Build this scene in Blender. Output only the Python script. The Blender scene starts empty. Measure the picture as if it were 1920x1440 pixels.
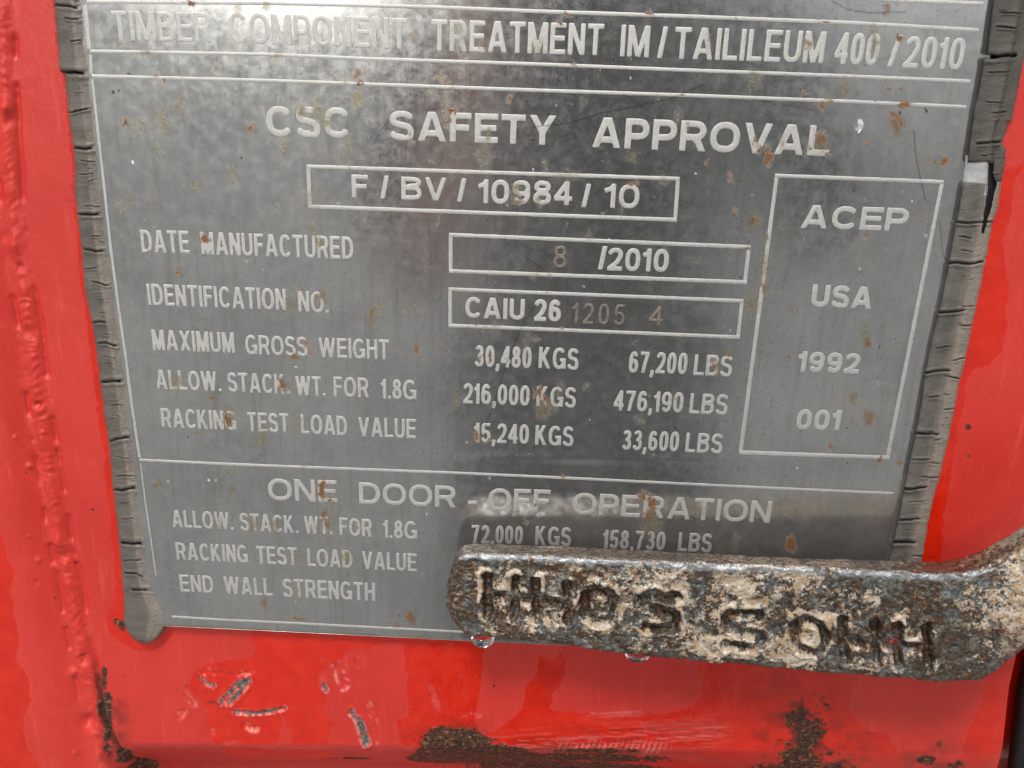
import bpy, math
import numpy as np
from mathutils import Matrix, Vector

# ------------------------------------------------------------------ camera, light, exposure
SC = bpy.context.scene
COL = SC.collection
F = 1900.0                                     # focal length in photo pixels (photo 1920 x 1440)
PIT, YAW, ROL = math.radians(-21.61), math.radians(1.86), math.radians(-1.80)
CAMY = -238.0                                  # mm in front of the plate face
H0 = 1450.0                                    # mm, camera height above the ground


def _rot():
    ca, sa, cb, sb, cc, sc = math.cos(PIT), math.sin(PIT), math.cos(YAW), math.sin(YAW), math.cos(ROL), math.sin(ROL)
    yaw = np.array([[cb, -sb, 0], [sb, cb, 0], [0, 0, 1.]])
    pit = np.array([[1, 0, 0], [0, ca, -sa], [0, sa, ca]])
    rol = np.array([[cc, 0, sc], [0, 1, 0], [-sc, 0, cc]])
    return yaw @ pit @ rol


R = _rot()


def at(u, v, Y=0.0):
    """point (mm) of the upright plane y = Y seen at photo pixel (u, v)"""
    u = np.asarray(u, float); v = np.asarray(v, float); Y = np.asarray(Y, float)
    a, b, c = u - 960.0, F, -(v - 720.0)
    dx = R[0, 0] * a + R[0, 1] * b + R[0, 2] * c
    dy = R[1, 0] * a + R[1, 1] * b + R[1, 2] * c
    dz = R[2, 0] * a + R[2, 1] * b + R[2, 2] * c
    k = (Y - CAMY) / dy
    return np.stack(np.broadcast_arrays(dx * k, Y, dz * k + H0), -1)


def pix(P):
    """photo pixel of points in mm"""
    d = (np.asarray(P, float) - np.array([0, CAMY, H0])) @ R
    return 960 + F * d[..., 0] / d[..., 1], 720 - F * d[..., 2] / d[..., 1]


cam = bpy.data.cameras.new('camera')
cam.sensor_width = 36.0
cam.lens = 36.0 * F / 1920.0
cam.clip_start = 0.01
cam.clip_end = 200.0
co = bpy.data.objects.new('camera', cam)
COL.objects.link(co)
m4 = Matrix.Identity(4)
ax = [R[:, 0], R[:, 2], -R[:, 1]]
for j in range(3):
    for i in range(3):
        m4[i][j] = float(ax[j][i])
m4.translation = Vector((0, CAMY / 1000, H0 / 1000))
co.matrix_world = m4
SC.camera = co

SUN_EL, SUN_AZ = math.radians(57), math.radians(-14)   # azimuth from straight in front of the door, minus = left
EXPOSURE = 0.40
SC.view_settings.view_transform = 'Standard'
SC.view_settings.look = 'None'
SC.view_settings.exposure = EXPOSURE
SC.view_settings.gamma = 1.0
SC.view_settings.use_curve_mapping = False

sun = bpy.data.lights.new('sun', 'SUN')
sun.energy = 2.1
sun.angle = math.radians(13)
sun.color = (1.0, 0.955, 0.89)
so = bpy.data.objects.new('sun', sun)
COL.objects.link(so)
sd = Vector((math.sin(SUN_AZ) * math.cos(SUN_EL), -math.cos(SUN_AZ) * math.cos(SUN_EL), math.sin(SUN_EL)))
so.rotation_euler = sd.to_track_quat('Z', 'Y').to_euler()
so.location = (-1, -2, 4)

world = bpy.data.worlds.new('World')
SC.world = world
world.use_nodes = True
wn = world.node_tree
wn.nodes.clear()


class NT:
    """small helper to write node trees"""

    def __init__(s, tree):
        s.t = tree

    def n(s, typ, **kw):
        nd = s.t.nodes.new(typ)
        ins = kw.pop('ins', {})
        for k, v in kw.items():
            setattr(nd, k, v)
        for k, v in ins.items():
            s.put(nd.inputs[k], v)
        return nd

    def put(s, sock, v):
        if isinstance(v, bpy.types.NodeSocket):
            s.t.links.new(v, sock)
        elif isinstance(v, bpy.types.Node):
            s.t.links.new(v.outputs[0], sock)
        else:
            if isinstance(v, (tuple, list)) and len(v) == 3 and sock.type == 'RGBA':
                v = (*v, 1)
            sock.default_value = v

    def math(s, op, a, b=0.0, c=None, clamp=False):
        nd = s.n('ShaderNodeMath', operation=op, use_clamp=clamp)
        s.put(nd.inputs[0], a); s.put(nd.inputs[1], b)
        if c is not None: s.put(nd.inputs[2], c)
        return nd.outputs[0]

    def mix(s, f, a, b, blend='MIX'):
        nd = s.n('ShaderNodeMix', data_type='RGBA', blend_type=blend)
        s.put(nd.inputs[0], f); s.put(nd.inputs[6], a); s.put(nd.inputs[7], b)
        return nd.outputs[2]

    def ramp(s, v, a, b, c=0.0, d=1.0, smooth=True):
        nd = s.n('ShaderNodeMapRange', interpolation_type='SMOOTHSTEP' if smooth else 'LINEAR')
        for i, x in enumerate((v, a, b, c, d)): s.put(nd.inputs[i], x)
        return nd.outputs[0]

    def noise(s, vec, scale, detail=4, rough=.55, dist=0.0, out=0):
        nd = s.n('ShaderNodeTexNoise', ins={'Vector': vec, 'Scale': scale, 'Detail': detail, 'Roughness': rough, 'Distortion': dist})
        return nd.outputs[out]

    def attr(s, name):
        return s.n('ShaderNodeAttribute', attribute_name=name).outputs['Fac']


w = NT(wn)
sky = w.n('ShaderNodeTexSky', sky_type='NISHITA', sun_disc=False, sun_elevation=SUN_EL, sun_rotation=math.pi - SUN_AZ, air_density=1.0, dust_density=4.0)
tc = w.n('ShaderNodeTexCoord')
sep = w.n('ShaderNodeSeparateXYZ', ins={0: tc.outputs['Generated']})
cl = w.noise(tc.outputs['Generated'], 2.3, 5, .6, .4)
cover = w.ramp(cl, .28, .62, .55, 1.0)
# thick white cloud over most of the sky, thinning to blue
grey = w.mix(cl, (5.2, 5.5, 6.0), (9.5, 9.4, 9.2))
skyc = w.mix(cover, sky.outputs[0], grey)
# unseen bright patches added low in the sky to shape the plate's reflections
az = w.math('ARCTAN2', sep.outputs[0], w.math('MULTIPLY', sep.outputs[1], -1.0))
el = w.math('ARCSINE', sep.outputs[2])
wob = w.math('MULTIPLY', w.math('SUBTRACT', w.noise(tc.outputs['Generated'], 7.0, 3, .6), .5), .16)
azw = w.math('ADD', az, wob)
rad = math.radians
glow = w.math('MULTIPLY', w.math('MULTIPLY', w.ramp(azw, rad(-21), rad(-16)), w.ramp(azw, rad(-8), rad(-10.5))), w.math('MULTIPLY', w.ramp(el, rad(-3), rad(1)), w.ramp(el, rad(34), rad(12))))
right = w.math('MULTIPLY', w.ramp(azw, rad(11), rad(20)), w.math('MULTIPLY', w.ramp(azw, rad(70), rad(40)), w.ramp(el, rad(30), rad(4))))
skyc = w.mix(glow, skyc, (105.0, 99.0, 90.0))
skyc = w.mix(w.math('MULTIPLY', right, .6), skyc, (15.0, 14.6, 14.0))
bg = w.n('ShaderNodeBackground', ins={'Color': skyc, 'Strength': 0.075})
wo = w.n('ShaderNodeOutputWorld', ins={0: bg.outputs[0]})

# ------------------------------------------------------------------ numpy noise
def _hash(i, j, seed):
    h = (i.astype(np.int64) * 374761393 + j.astype(np.int64) * 668265263 + seed * 1442695041) & 0xFFFFFFFF
    h = ((h ^ (h >> 13)) * 1274126177) & 0xFFFFFFFF
    return ((h ^ (h >> 16)) & 0xFFFF) / 65535.0


def vnoise(x, y, seed=0):
    xi = np.floor(x); yi = np.floor(y); fx = x - xi; fy = y - yi
    fx = fx * fx * (3 - 2 * fx); fy = fy * fy * (3 - 2 * fy)
    a = _hash(xi, yi, seed); b = _hash(xi + 1, yi, seed); c = _hash(xi, yi + 1, seed); d = _hash(xi + 1, yi + 1, seed)
    return (a + (b - a) * fx) * (1 - fy) + (c + (d - c) * fx) * fy


def fbm(x, y, oct=4, seed=0, g=.5):
    s = 0; a = 1; t = 0
    for k in range(oct):
        s = s + a * vnoise(x * 2 ** k + 17.3 * k, y * 2 ** k - 9.1 * k, seed + k); t += a; a *= g
    return s / t                                # 0..1, mean .5


def sstep(a, b, x):
    t = np.clip((x - a) / (b - a), 0, 1)
    return t * t * (3 - 2 * t)


def segdist(px, py, ax_, ay_, bx_, by_):
    dx, dy = bx_ - ax_, by_ - ay_
    t = np.clip(((px - ax_) * dx + (py - ay_) * dy) / (dx * dx + dy * dy + 1e-9), 0, 1)
    return np.hypot(px - ax_ - t * dx, py - ay_ - t * dy)


def polydist(px, py, pts):
    d = np.full(np.shape(px), 1e9)
    for a, b in zip(pts[:-1], pts[1:]):
        d = np.minimum(d, segdist(px, py, a[0], a[1], b[0], b[1]))
    return d


def polysd(px, py, pts):
    """signed distance to a closed polygon, negative inside"""
    pts = list(pts)
    d = polydist(px, py, pts + pts[:1])
    ins = np.zeros(np.shape(px), bool)
    for (x0, y0), (x1, y1) in zip(pts, pts[1:] + pts[:1]):
        if y0 == y1: continue
        c = ((y0 > py) != (y1 > py)) & (px < (x1 - x0) * (py - y0) / (y1 - y0) + x0)
        ins ^= c
    return np.where(ins, -d, d)


def interp(v, pts):
    p = np.array(pts, float)
    return np.interp(v, p[:, 0], p[:, 1])

# ------------------------------------------------------------------ object helpers
def mesh_obj(name, V, faces, mat, origin, parent=None, attrs=None, smooth=True):
    """V in mm (world); origin in mm"""
    me = bpy.data.meshes.new(name)
    V = (np.asarray(V, float) - np.asarray(origin, float)) / 1000.0
    faces = np.asarray(faces) if not isinstance(faces, list) else faces
    me.vertices.add(len(V))
    me.vertices.foreach_set('co', V.astype(np.float32).ravel())
    if isinstance(faces, np.ndarray):
        k = faces.shape[1]; nf = len(faces)
        me.loops.add(nf * k); me.polygons.add(nf)
        me.loops.foreach_set('vertex_index', faces.astype(np.int32).ravel())
        me.polygons.foreach_set('loop_start', np.arange(0, nf * k, k, dtype=np.int32))
    else:
        tot = sum(len(f) for f in faces)
        me.loops.add(tot); me.polygons.add(len(faces))
        me.loops.foreach_set('vertex_index', np.array([i for f in faces for i in f], np.int32))
        st = np.cumsum([0] + [len(f) for f in faces[:-1]]).astype(np.int32)
        me.polygons.foreach_set('loop_start', st)
    me.update(calc_edges=True)
    me.validate()
    me.polygons.foreach_set('use_smooth', np.full(len(me.polygons), smooth))
    for k, a in (attrs or {}).items():
        at_ = me.attributes.new(k, 'FLOAT', 'POINT')
        at_.data.foreach_set('value', np.asarray(a, np.float32).ravel())
    me.materials.append(mat)
    o = bpy.data.objects.new(name, me)
    COL.objects.link(o)
    if parent is not None:
        o.parent = parent
    else:
        o.location = Vector([c / 1000.0 for c in origin])
    return o


def grid_faces(nr, nc, keep=None):
    i = np.arange(nr - 1)[:, None] * nc + np.arange(nc - 1)[None, :]
    f = np.stack([i, i + nc, i + nc + 1, i + 1], -1).reshape(-1, 4)
    if keep is not None:
        f = f[keep.ravel()]
    return f


def compact(V, f, attrs):
    used = np.unique(f)
    mp = np.full(len(V), -1); mp[used] = np.arange(len(used))
    return V[used], mp[f], {k: np.asarray(a).ravel()[used] for k, a in attrs.items()}


def thing(name, label, cat, origin, group=None):
    o = bpy.data.objects.new(name, None)
    COL.objects.link(o)
    o.empty_display_size = .01
    o.location = Vector([c / 1000.0 for c in origin])
    return tag(o, label, cat, group)


def tag(o, label, cat, group=None):
    o['label'] = label; o['category'] = cat; o['kind'] = 'thing'
    if group: o['group'] = group
    return o


def new_mat(name):
    m = bpy.data.materials.new(name)
    m.use_nodes = True
    m.node_tree.nodes.clear()
    t = NT(m.node_tree)
    out = t.n('ShaderNodeOutputMaterial')
    p = t.n('ShaderNodeBsdfPrincipled')
    t.put(out.inputs[0], p.outputs[0])
    c = t.n('ShaderNodeTexCoord').outputs['Object']
    mp = t.n('ShaderNodeMapping', ins={'Vector': c, 'Scale': (1000, 1000, 1000)})   # millimetres
    return m, t, p, mp.outputs[0]


def bump(t, p, h, dist, strength=1.0, chain=None):
    b = t.n('ShaderNodeBump', ins={'Height': h, 'Distance': dist / 1000.0, 'Strength': strength})
    if chain is not None: t.put(b.inputs['Normal'], chain)
    t.put(p.inputs['Normal'], b.outputs[0])
    return b.outputs[0]

# ------------------------------------------------------------------ materials
def mat_plate(name, letters=False):
    m, t, p, c = new_mat(name)
    big = t.noise(c, .035, 4, .6)
    mid = t.noise(c, .35, 4, .62)
    fine = t.noise(c, 2.2, 4, .75)
    grime = t.noise(c, 1.1, 5, .68, .4)
    rust = t.attr('rust'); yel = t.attr('yellow'); wht = t.attr('white'); drk = t.attr('dark')
    if letters:
        base = t.mix(t.ramp(fine, .3, .7), (.50, .50, .49), (.68, .68, .66))
        base = t.mix(t.ramp(grime, .56, .72, 0, .55), base, (.30, .285, .25))
        rough = t.ramp(fine, .3, .7, .52, .68)
        metal = .82
    else:
        base = t.mix(t.ramp(big, .35, .65), (.375, .39, .40), (.47, .48, .485))
        base = t.mix(t.ramp(mid, .38, .68, 0, .3), base, (.55, .565, .57))
        base = t.mix(t.ramp(grime, .52, .70, 0, .38), base, (.22, .215, .20))
        base = t.mix(t.ramp(fine, .62, .8, 0, .12), base, (.62, .63, .62))
        vs_ = t.n('ShaderNodeMapping', ins={'Vector': c, 'Scale': (.55, .5, .035)}).outputs[0]
        run = t.noise(vs_, 1.0, 5, .65, .25)
        base = t.mix(t.ramp(run, .50, .70, 0, .34), base, (.27, .262, .225))
        base = t.mix(t.ramp(run, .46, .30, 0, .22), base, (.50, .51, .52))
        rough = t.math('ADD', t.ramp(mid, .3, .75, .12, .21), t.ramp(grime, .35, .7, -.02, .05))
        metal = .86
    base = t.mix(t.math('MULTIPLY', yel, .85), base, t.mix(fine, (.15, .115, .05), (.28, .225, .105)))
    base = t.mix(rust, base, t.mix(t.ramp(fine, .35, .65), (.10, .04, .016), (.29, .15, .06)))
    base = t.mix(wht, base, (.75, .76, .76))
    base = t.mix(drk, base, (.035, .03, .028))
    t.put(p.inputs['Base Color'], base)
    solid = t.math('MAXIMUM', rust, t.math('MAXIMUM', t.math('MULTIPLY', yel, .55), wht))
    t.put(p.inputs['Metallic'], t.math('MULTIPLY', metal, t.math('SUBTRACT', 1.0, t.math('MULTIPLY', solid, .8))))
    t.put(p.inputs['Roughness'], t.math('ADD', rough, t.math('MULTIPLY', solid, .25), clamp=True))
    h = t.math('ADD', t.math('MULTIPLY', fine, .6), t.math('MULTIPLY', mid, .8))
    bump(t, p, h, .010 if not letters else .05, .6)
    return m


def mat_paint():
    m, t, p, c = new_mat('red_gloss_paint')
    wet = t.attr('wet'); rust = t.attr('rust'); chip = t.attr('chip'); pale = t.attr('pale'); soot = t.attr('dark')
    big = t.noise(c, .02, 3, .6); mid = t.noise(c, .18, 4, .6); fine = t.noise(c, 1.1, 4, .6)
    dry = t.mix(t.ramp(big, .3, .7), (.53, .024, .016), (.61, .037, .025))  # dry paint is chalky; the haze of its sheen is also put into the colour
    dry = t.mix(t.ramp(mid, .5, .8, 0, .3), dry, (.69, .068, .050))
    wetc = t.mix(t.ramp(mid, .3, .7), (.54, .011, .0025), (.62, .020, .005))
    dry = t.mix(t.ramp(fine, .35, .7, 0, .35), dry, (.48, .022, .018))
    dry = t.mix(t.ramp(t.noise(c, 3.2, 3, .6), .66, .74, 0, .45), dry, (.78, .20, .17))
    drips = t.noise(t.n('ShaderNodeMapping', ins={'Vector': c, 'Scale': (.5, .5, .05)}).outputs[0], .8, 4, .6)
    dry = t.mix(t.ramp(drips, .55, .72, 0, .3), dry, (.74, .10, .085))
    base = t.mix(wet, dry, wetc)
    base = t.mix(t.math('MULTIPLY', pale, .65), base, (.80, .30, .28))
    base = t.mix(soot, base, (.075, .016, .009))
    base = t.mix(chip, base, t.mix(t.ramp(fine, .35, .65), (.035, .04, .036), (.20, .22, .21)))
    rc = t.mix(t.ramp(fine, .38, .62), (.012, .006, .005), (.095, .032, .012))
    rc = t.mix(t.ramp(t.noise(c, .6, 5, .75), .53, .64, 0, .85), rc, (.36, .17, .08))
    base = t.mix(rust, base, rc)
    sp = t.ramp(t.noise(c, .42, 2, .5), .745, .77)
    base = t.mix(sp, base, (.05, .01, .008))
    t.put(p.inputs['Base Color'], base)
    solid = t.math('MAXIMUM', rust, chip)
    r = t.mix(wet, (.42, .42, .42), (.07, .07, .07))
    r = t.math('ADD', t.math('MULTIPLY', solid, .45), r, clamp=True)
    t.put(p.inputs['Roughness'], r)
    t.put(p.inputs['Coat Weight'], t.math('MULTIPLY', t.math('SUBTRACT', 1.0, solid), t.ramp(wet, 0, 1, .22, .35, False)))
    t.put(p.inputs['Coat Roughness'], t.ramp(wet, 0, 1, .33, .05, False))
    peel = t.noise(c, .75, 4, .6)
    b1 = bump(t, p, peel, .26, .5)
    b2 = t.n('ShaderNodeBump', ins={'Height': t.math('MULTIPLY', fine, solid), 'Distance': .0006, 'Strength': .8, 'Normal': b1})
    t.put(p.inputs['Normal'], b2.outputs[0])
    return m


def mat_trim(dark=1.0):
    m, t, p, c = new_mat('weathered_rubber')
    crack = t.attr('crack'); lite = t.attr('light'); 
    st = t.n('ShaderNodeMapping', ins={'Vector': c, 'Scale': (.5, .5, 1.6)}).outputs[0]
    mid = t.noise(st, .22, 5, .65, .5); fine = t.noise(st, 1.6, 5, .75); gr = t.noise(c, 5.0, 3, .8)
    base = t.mix(t.ramp(mid, .3, .7), (.070, .066, .061), (.150, .138, .124))
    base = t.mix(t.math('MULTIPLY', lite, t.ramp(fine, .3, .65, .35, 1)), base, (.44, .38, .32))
    base = t.mix(t.ramp(gr, .5, .75, 0, .5), base, (.27, .25, .22))
    base = t.mix(t.ramp(fine, .55, .72, 0, .45), base, (.05, .045, .04))
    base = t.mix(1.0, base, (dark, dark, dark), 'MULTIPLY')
    base = t.mix(crack, base, (.012, .010, .009))
    t.put(p.inputs['Base Color'], base)
    t.put(p.inputs['Roughness'], t.ramp(fine, .3, .7, .42, .7))
    p.inputs['Specular IOR Level'].default_value = .45
    h = t.math('ADD', t.math('MULTIPLY', fine, .8), t.math('MULTIPLY', gr, .3))
    bump(t, p, h, .32, .8)
    return m


def mat_iron():
    m, t, p, c = new_mat('pitted_galvanised_iron')
    dep_glint = t.attr('deposit_glint'); groove = t.attr('groove'); topf = t.attr('topface'); redp = t.attr('redpaint')
    painted_shine = t.attr('painted_shine')
    n1 = t.noise(c, .28, 6, .75, .4); n2 = t.noise(c, .75, 6, .8, .3); n3 = t.noise(c, 2.4, 3, .7); n4 = t.noise(c, .5, 5, .7, .8); n5 = t.noise(c, .6, 5, .75, .6)
    n6 = t.noise(c, .16, 3, .55, .6)
    steel = t.mix(t.ramp(n2, .35, .65), (.11, .12, .125), (.27, .29, .30))
    brown = t.mix(t.ramp(n2, .38, .62), (.035, .022, .014), (.16, .085, .04))
    olive = t.mix(t.ramp(n2, .38, .62), (.085, .08, .058), (.22, .20, .15))
    base = t.mix(t.ramp(n1, .44, .54), steel, olive)
    base = t.mix(t.math('MULTIPLY', t.ramp(n6, .38, .50), t.ramp(n4, .42, .54)), base, brown)
    dsum = t.math('ADD', t.math('ADD', t.math('MULTIPLY', n2, .62), t.math('MULTIPLY', n3, .30)), t.math('ADD', t.math('MULTIPLY', n1, .75), t.math('MULTIPLY', dep_glint, .20)))
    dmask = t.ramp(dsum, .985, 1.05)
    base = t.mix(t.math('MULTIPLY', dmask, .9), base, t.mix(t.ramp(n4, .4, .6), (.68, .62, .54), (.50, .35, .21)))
    base = t.mix(t.ramp(n5, .62, .68, 0, .8), base, (.020, .016, .013))
    base = t.mix(t.math('MULTIPLY', groove, t.ramp(n2, .35, .65, .45, .1)), base, t.mix(t.ramp(n4, .42, .6), (.03, .028, .028), (.12, .045, .018)))  # shade of the stamped grooves painted dark, with rusty tints
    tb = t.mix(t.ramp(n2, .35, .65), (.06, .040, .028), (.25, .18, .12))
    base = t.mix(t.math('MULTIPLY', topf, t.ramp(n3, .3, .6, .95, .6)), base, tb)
    base = t.mix(t.math('MULTIPLY', painted_shine, t.ramp(n2, .4, .6, 1, .6)), base, (.62, .66, .72))
    base = t.mix(t.math('MULTIPLY', redp, t.ramp(n2, .42, .55)), base, (.42, .03, .018))
    t.put(p.inputs['Base Color'], base)
    met = t.math('MULTIPLY', t.math('SUBTRACT', 1.0, t.math('MULTIPLY', dmask, .8)), t.ramp(n4, .48, .58, .85, .25))
    t.put(p.inputs['Metallic'], t.math('MAXIMUM', met, t.math('MULTIPLY', painted_shine, .9)))
    t.put(p.inputs['Roughness'], t.ramp(n2, .3, .7, .16, .38))
    p.inputs['Coat Weight'].default_value = .5
    p.inputs['Coat Roughness'].default_value = .12
    h = t.math('ADD', t.math('MULTIPLY', n2, 1.0), t.math('MULTIPLY', n3, .35))
    bump(t, p, h, .42, .9)
    return m


def mat_simple(name, col, rough, metal=0.0, spot=None, scale=1.0):
    m, t, p, c = new_mat(name)
    n = t.noise(c, scale, 5, .7)
    t.put(p.inputs['Base Color'], t.mix(t.ramp(n, .35, .65), col, spot or tuple(x * .6 for x in col)))
    p.inputs['Roughness'].default_value = rough
    p.inputs['Metallic'].default_value = metal
    bump(t, p, n, .08, .5)
    return m


def mat_water():
    m, t, p, c = new_mat('clear_water')
    p.inputs['Base Color'].default_value = (1, 1, 1, 1)
    p.inputs['Roughness'].default_value = .02
    p.inputs['IOR'].default_value = 1.333
    p.inputs['Transmission Weight'].default_value = 1.0
    return m


M_PLATE = mat_plate('stained_stainless_steel')
M_ETCH = mat_plate('etched_matte_steel', True)
M_PAINT = mat_paint()
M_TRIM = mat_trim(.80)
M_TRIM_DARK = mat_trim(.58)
M_IRON = mat_iron()
M_WATER = mat_water()
M_BLACK = mat_simple('black_rubber_seal', (.010, .010, .011), .55)
M_ALU = mat_simple('pale_dull_metal', (.62, .64, .66), .45, .6, (.45, .46, .47), .7)
M_STAMP = mat_simple('stamped_brown_groove', (.21, .18, .15), .6, 0, (.12, .10, .08), 1.2)
M_GROUND = mat_simple('grey_concrete', (.26, .255, .245), .85, 0, (.18, .18, .172), .01)

# ------------------------------------------------------------------ ground (below and in front, lights the door from beneath)
g = 6000.0
o = mesh_obj('ground', [(-g * 9, -60000, 0), (g * 9, -60000, 0), (g * 9, 700, 0), (-g * 9, 700, 0)], [[0, 1, 2, 3]], M_GROUND, (0, 0, 0), smooth=False)
o['kind'] = 'structure'


# ------------------------------------------------------------------ plate stains, shared by sheet and lettering
RUST = [(235,229,7,10,.7),(470,240,8,12,.7),(290,140,14,4,.5),(308,155,5,5,.8),(358,5,12,7,.7),(385,447,11,14,.6),(330,514,7,5,.7),(400,745,6,10,.8),
 (426,790,7,20,1),(670,140,10,12,.5),(675,156,9,4,1),(627,135,4,7,.7),(609,292,4,5,.7),(838,225,9,22,.55),(848,207,12,6,.8),(903,78,5,12,.8),(870,105,9,6,.7),
 (835,152,10,3,.7),(690,225,5,6,.5),(770,252,4,7,.5),(953,185,7,9,.6),(925,288,5,6,.7),(1065,28,12,6,.5),(1050,40,4,5,.8),(1075,121,8,3,.7),(1125,130,2,4,.8),
 (1215,24,8,3,.7),(1280,178,8,3,.7),(1545,38,14,3,.7),(1515,85,14,16,.45),(1540,197,7,10,.8),(1510,175,8,6,.6),(1415,262,5,14,.7),(1440,295,9,24,.85),(1425,280,8,10,.7),
 (1325,305,5,8,.6),(1540,262,12,16,.75),(1550,288,7,7,.8),(1516,275,4,6,.7),(1663,20,5,16,.5),(1685,72,6,10,.8),(1690,165,14,7,.6),(1668,165,6,5,.8),(1696,196,22,9,.7),
 (1680,226,20,24,.42),(1674,214,5,10,.8),(1622,268,6,9,.6),(1772,300,13,16,.6),(1752,303,4,3,.8),(1620,370,4,6,.7),(1625,442,5,5,.8),(1720,405,8,4,.6),(1510,448,3,8,.6),
 (1410,365,4,4,.7),(1408,412,7,12,.6),(1440,445,4,14,.7),(1430,540,5,14,.6),(1522,610,3,3,.9),(1655,613,4,4,.9),(1625,641,9,10,.6),(1478,668,4,6,.6),(1630,785,15,18,.5),
 (1624,794,6,5,.7),(1670,777,4,5,.6),(1555,835,7,9,.6),(1653,861,5,10,.95),(1690,868,7,4,.7),(1640,868,10,4,.4),(1595,437,0.1,.1,0),(1660,470,4,5,.5),(1185,345,16,6,.65),(1130,398,10,4,.5),
 (838,657,5,8,.6),(920,672,3,8,.8),(900,675,5,9,.4),(1010,735,9,16,.95),(1022,748,5,7,.8),(1008,778,6,5,.8),(1365,662,7,6,.7),(1340,682,9,12,.5),(895,820,6,14,.7),(915,826,8,5,.6),
 (1055,895,10,3,.7),(1205,930,16,12,.6),(1222,945,14,20,.65),(1215,968,9,12,.5),(1484,1022,14,20,.85),(985,975,4,8,.6),(1005,945,5,5,.6),(575,645,16,7,.5),(553,672,10,8,.8),(585,660,10,14,.4),
 (530,722,8,12,.6),(565,545,12,5,.7),(783,655,5,10,.6),(605,918,8,24,.95),(622,940,10,4,.7),(606,965,8,14,.6),(614,985,5,8,.6),(598,1005,5,6,.4),(432,922,6,10,.3),(497,1135,7,13,.45),
 (771,1158,12,12,.55),(560,1157,14,6,.6),(273,390,2,44,.55),(277,480,2,18,.5),(700,455,4,6,.5),(820,415,4,20,.4),(1030,517,8,5,.5),(1060,425,3,8,.5),(1370,332,8,14,.45),(1378,395,10,12,.4),
 (985,470,0.1,.1,0),(1400,468,12,4,.7),(1025,385,0.1,.1,0),(970,378,14,5,.5),(1130,300,5,5,.4),(890,608,5,5,.6),(1053,615,3,6,.7),(1680,1,6,6,.3),(480,1050,3,4,.5),(605,558,4,10,.5),(745,1175,12,6,.5)]
YELL = [(270,100,25,9,.6),(305,228,14,28,.6),(335,200,14,30,.5),(362,350,10,13,.8),(435,325,10,26,.5),(262,235,30,25,.3),(225,80,8,8,.6),(500,10,14,10,.4),(520,110,12,14,.6),(595,205,12,30,.6),
 (565,205,14,16,.6),(670,185,16,20,.6),(530,280,10,20,.85),(650,280,14,40,.4),(610,225,16,22,.5),(777,66,7,8,.8),(820,143,22,8,.7),(915,255,10,18,.5),(905,290,20,40,.35),(770,270,10,14,.4),
 (1010,90,18,30,.3),(860,70,20,40,.25),(1415,145,18,30,.5),(1270,215,14,26,.35),(1090,190,12,14,.3),(1290,235,6,14,.5),(1640,75,12,40,.5),(1655,108,20,5,.7),(1585,165,12,16,.7),(1555,190,14,12,.7),
 (1540,270,22,20,.5),(1680,235,26,30,.5),(1740,300,26,30,.3),(1415,412,18,22,.6),(1432,500,12,50,.5),(1408,570,16,36,.5),(1620,470,12,60,.3),(1608,510,8,14,.5),(1620,625,14,36,.5),(1602,745,12,22,.6),
 (1600,790,10,20,.4),(1630,780,20,26,.4),(1662,735,9,7,.6),(1655,737,20,20,.25),(856,747,12,22,.55),(1022,765,24,26,.6),(1100,728,8,12,.5),(1003,636,14,10,.5),(988,650,10,40,.3),(1345,690,16,14,.5),
 (1200,785,12,16,.35),(1190,645,10,14,.3),(1220,985,26,34,.6),(1470,958,16,10,.5),(1535,950,12,6,.5),(1140,1010,0.1,.1,0),(1380,1010,10,30,.35),(700,590,15,34,.6),(712,575,10,20,.4),(600,560,14,20,.4),
 (600,455,12,14,.7),(585,430,20,22,.4),(535,722,22,16,.55),(330,715,18,16,.5),(290,765,8,8,.5),(375,812,6,7,.7),(490,820,14,30,.5),(560,790,10,26,.5),(425,885,16,12,.5),(430,925,8,14,.6),(407,918,9,10,.6),
 (296,912,9,13,.85),(410,985,10,30,.4),(515,985,12,20,.5),(475,985,14,24,.45),(715,900,8,10,.6),(555,1045,18,20,.3),(495,1130,10,18,.4),(650,1045,18,20,.45),(620,965,22,60,.35),(560,1110,12,40,.3),
 (771,1155,18,18,.45),(330,505,10,8,.3),(700,700,0.1,.1,0),(1060,100,10,10,.2),(230,380,20,50,.3),(1245,340,14,20,.3),(1060,330,30,20,.25),(590,370,26,24,.35),(1500,960,30,30,.2),(965,360,14,20,.6),(1010,375,12,12,.5),(1185,365,0.1,.1,0)]
DARK = [(213,173,2.5,3,1),(223,170,2,2,1),(240,139,7,3,.7),(453,296,1.5,2,1),(1735,205,3,6,.9),(1688,210,5,3,.7),(1600,358,2,2,1),(1622,122,2,2,1),(1640,190,2,2,.8),(1592,362,.1,.1,0),(680,327,1.5,1.5,1),
 (677,343,2.5,1.5,1),(1150,113,2,2,1),(1649,650,1.5,3,1),(1588,803,2,1.5,.9),(1589,868,2,2,.9),(648,513,1.5,1.5,1),(1678,635,1.2,1.2,1),(606,750,1.5,1.5,1),(480,660,1.2,1.2,.9),(1383,745,1.5,1.5,1),(1388,520,1.5,1.5,1),(885,1115,3,2,.4)]
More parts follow.
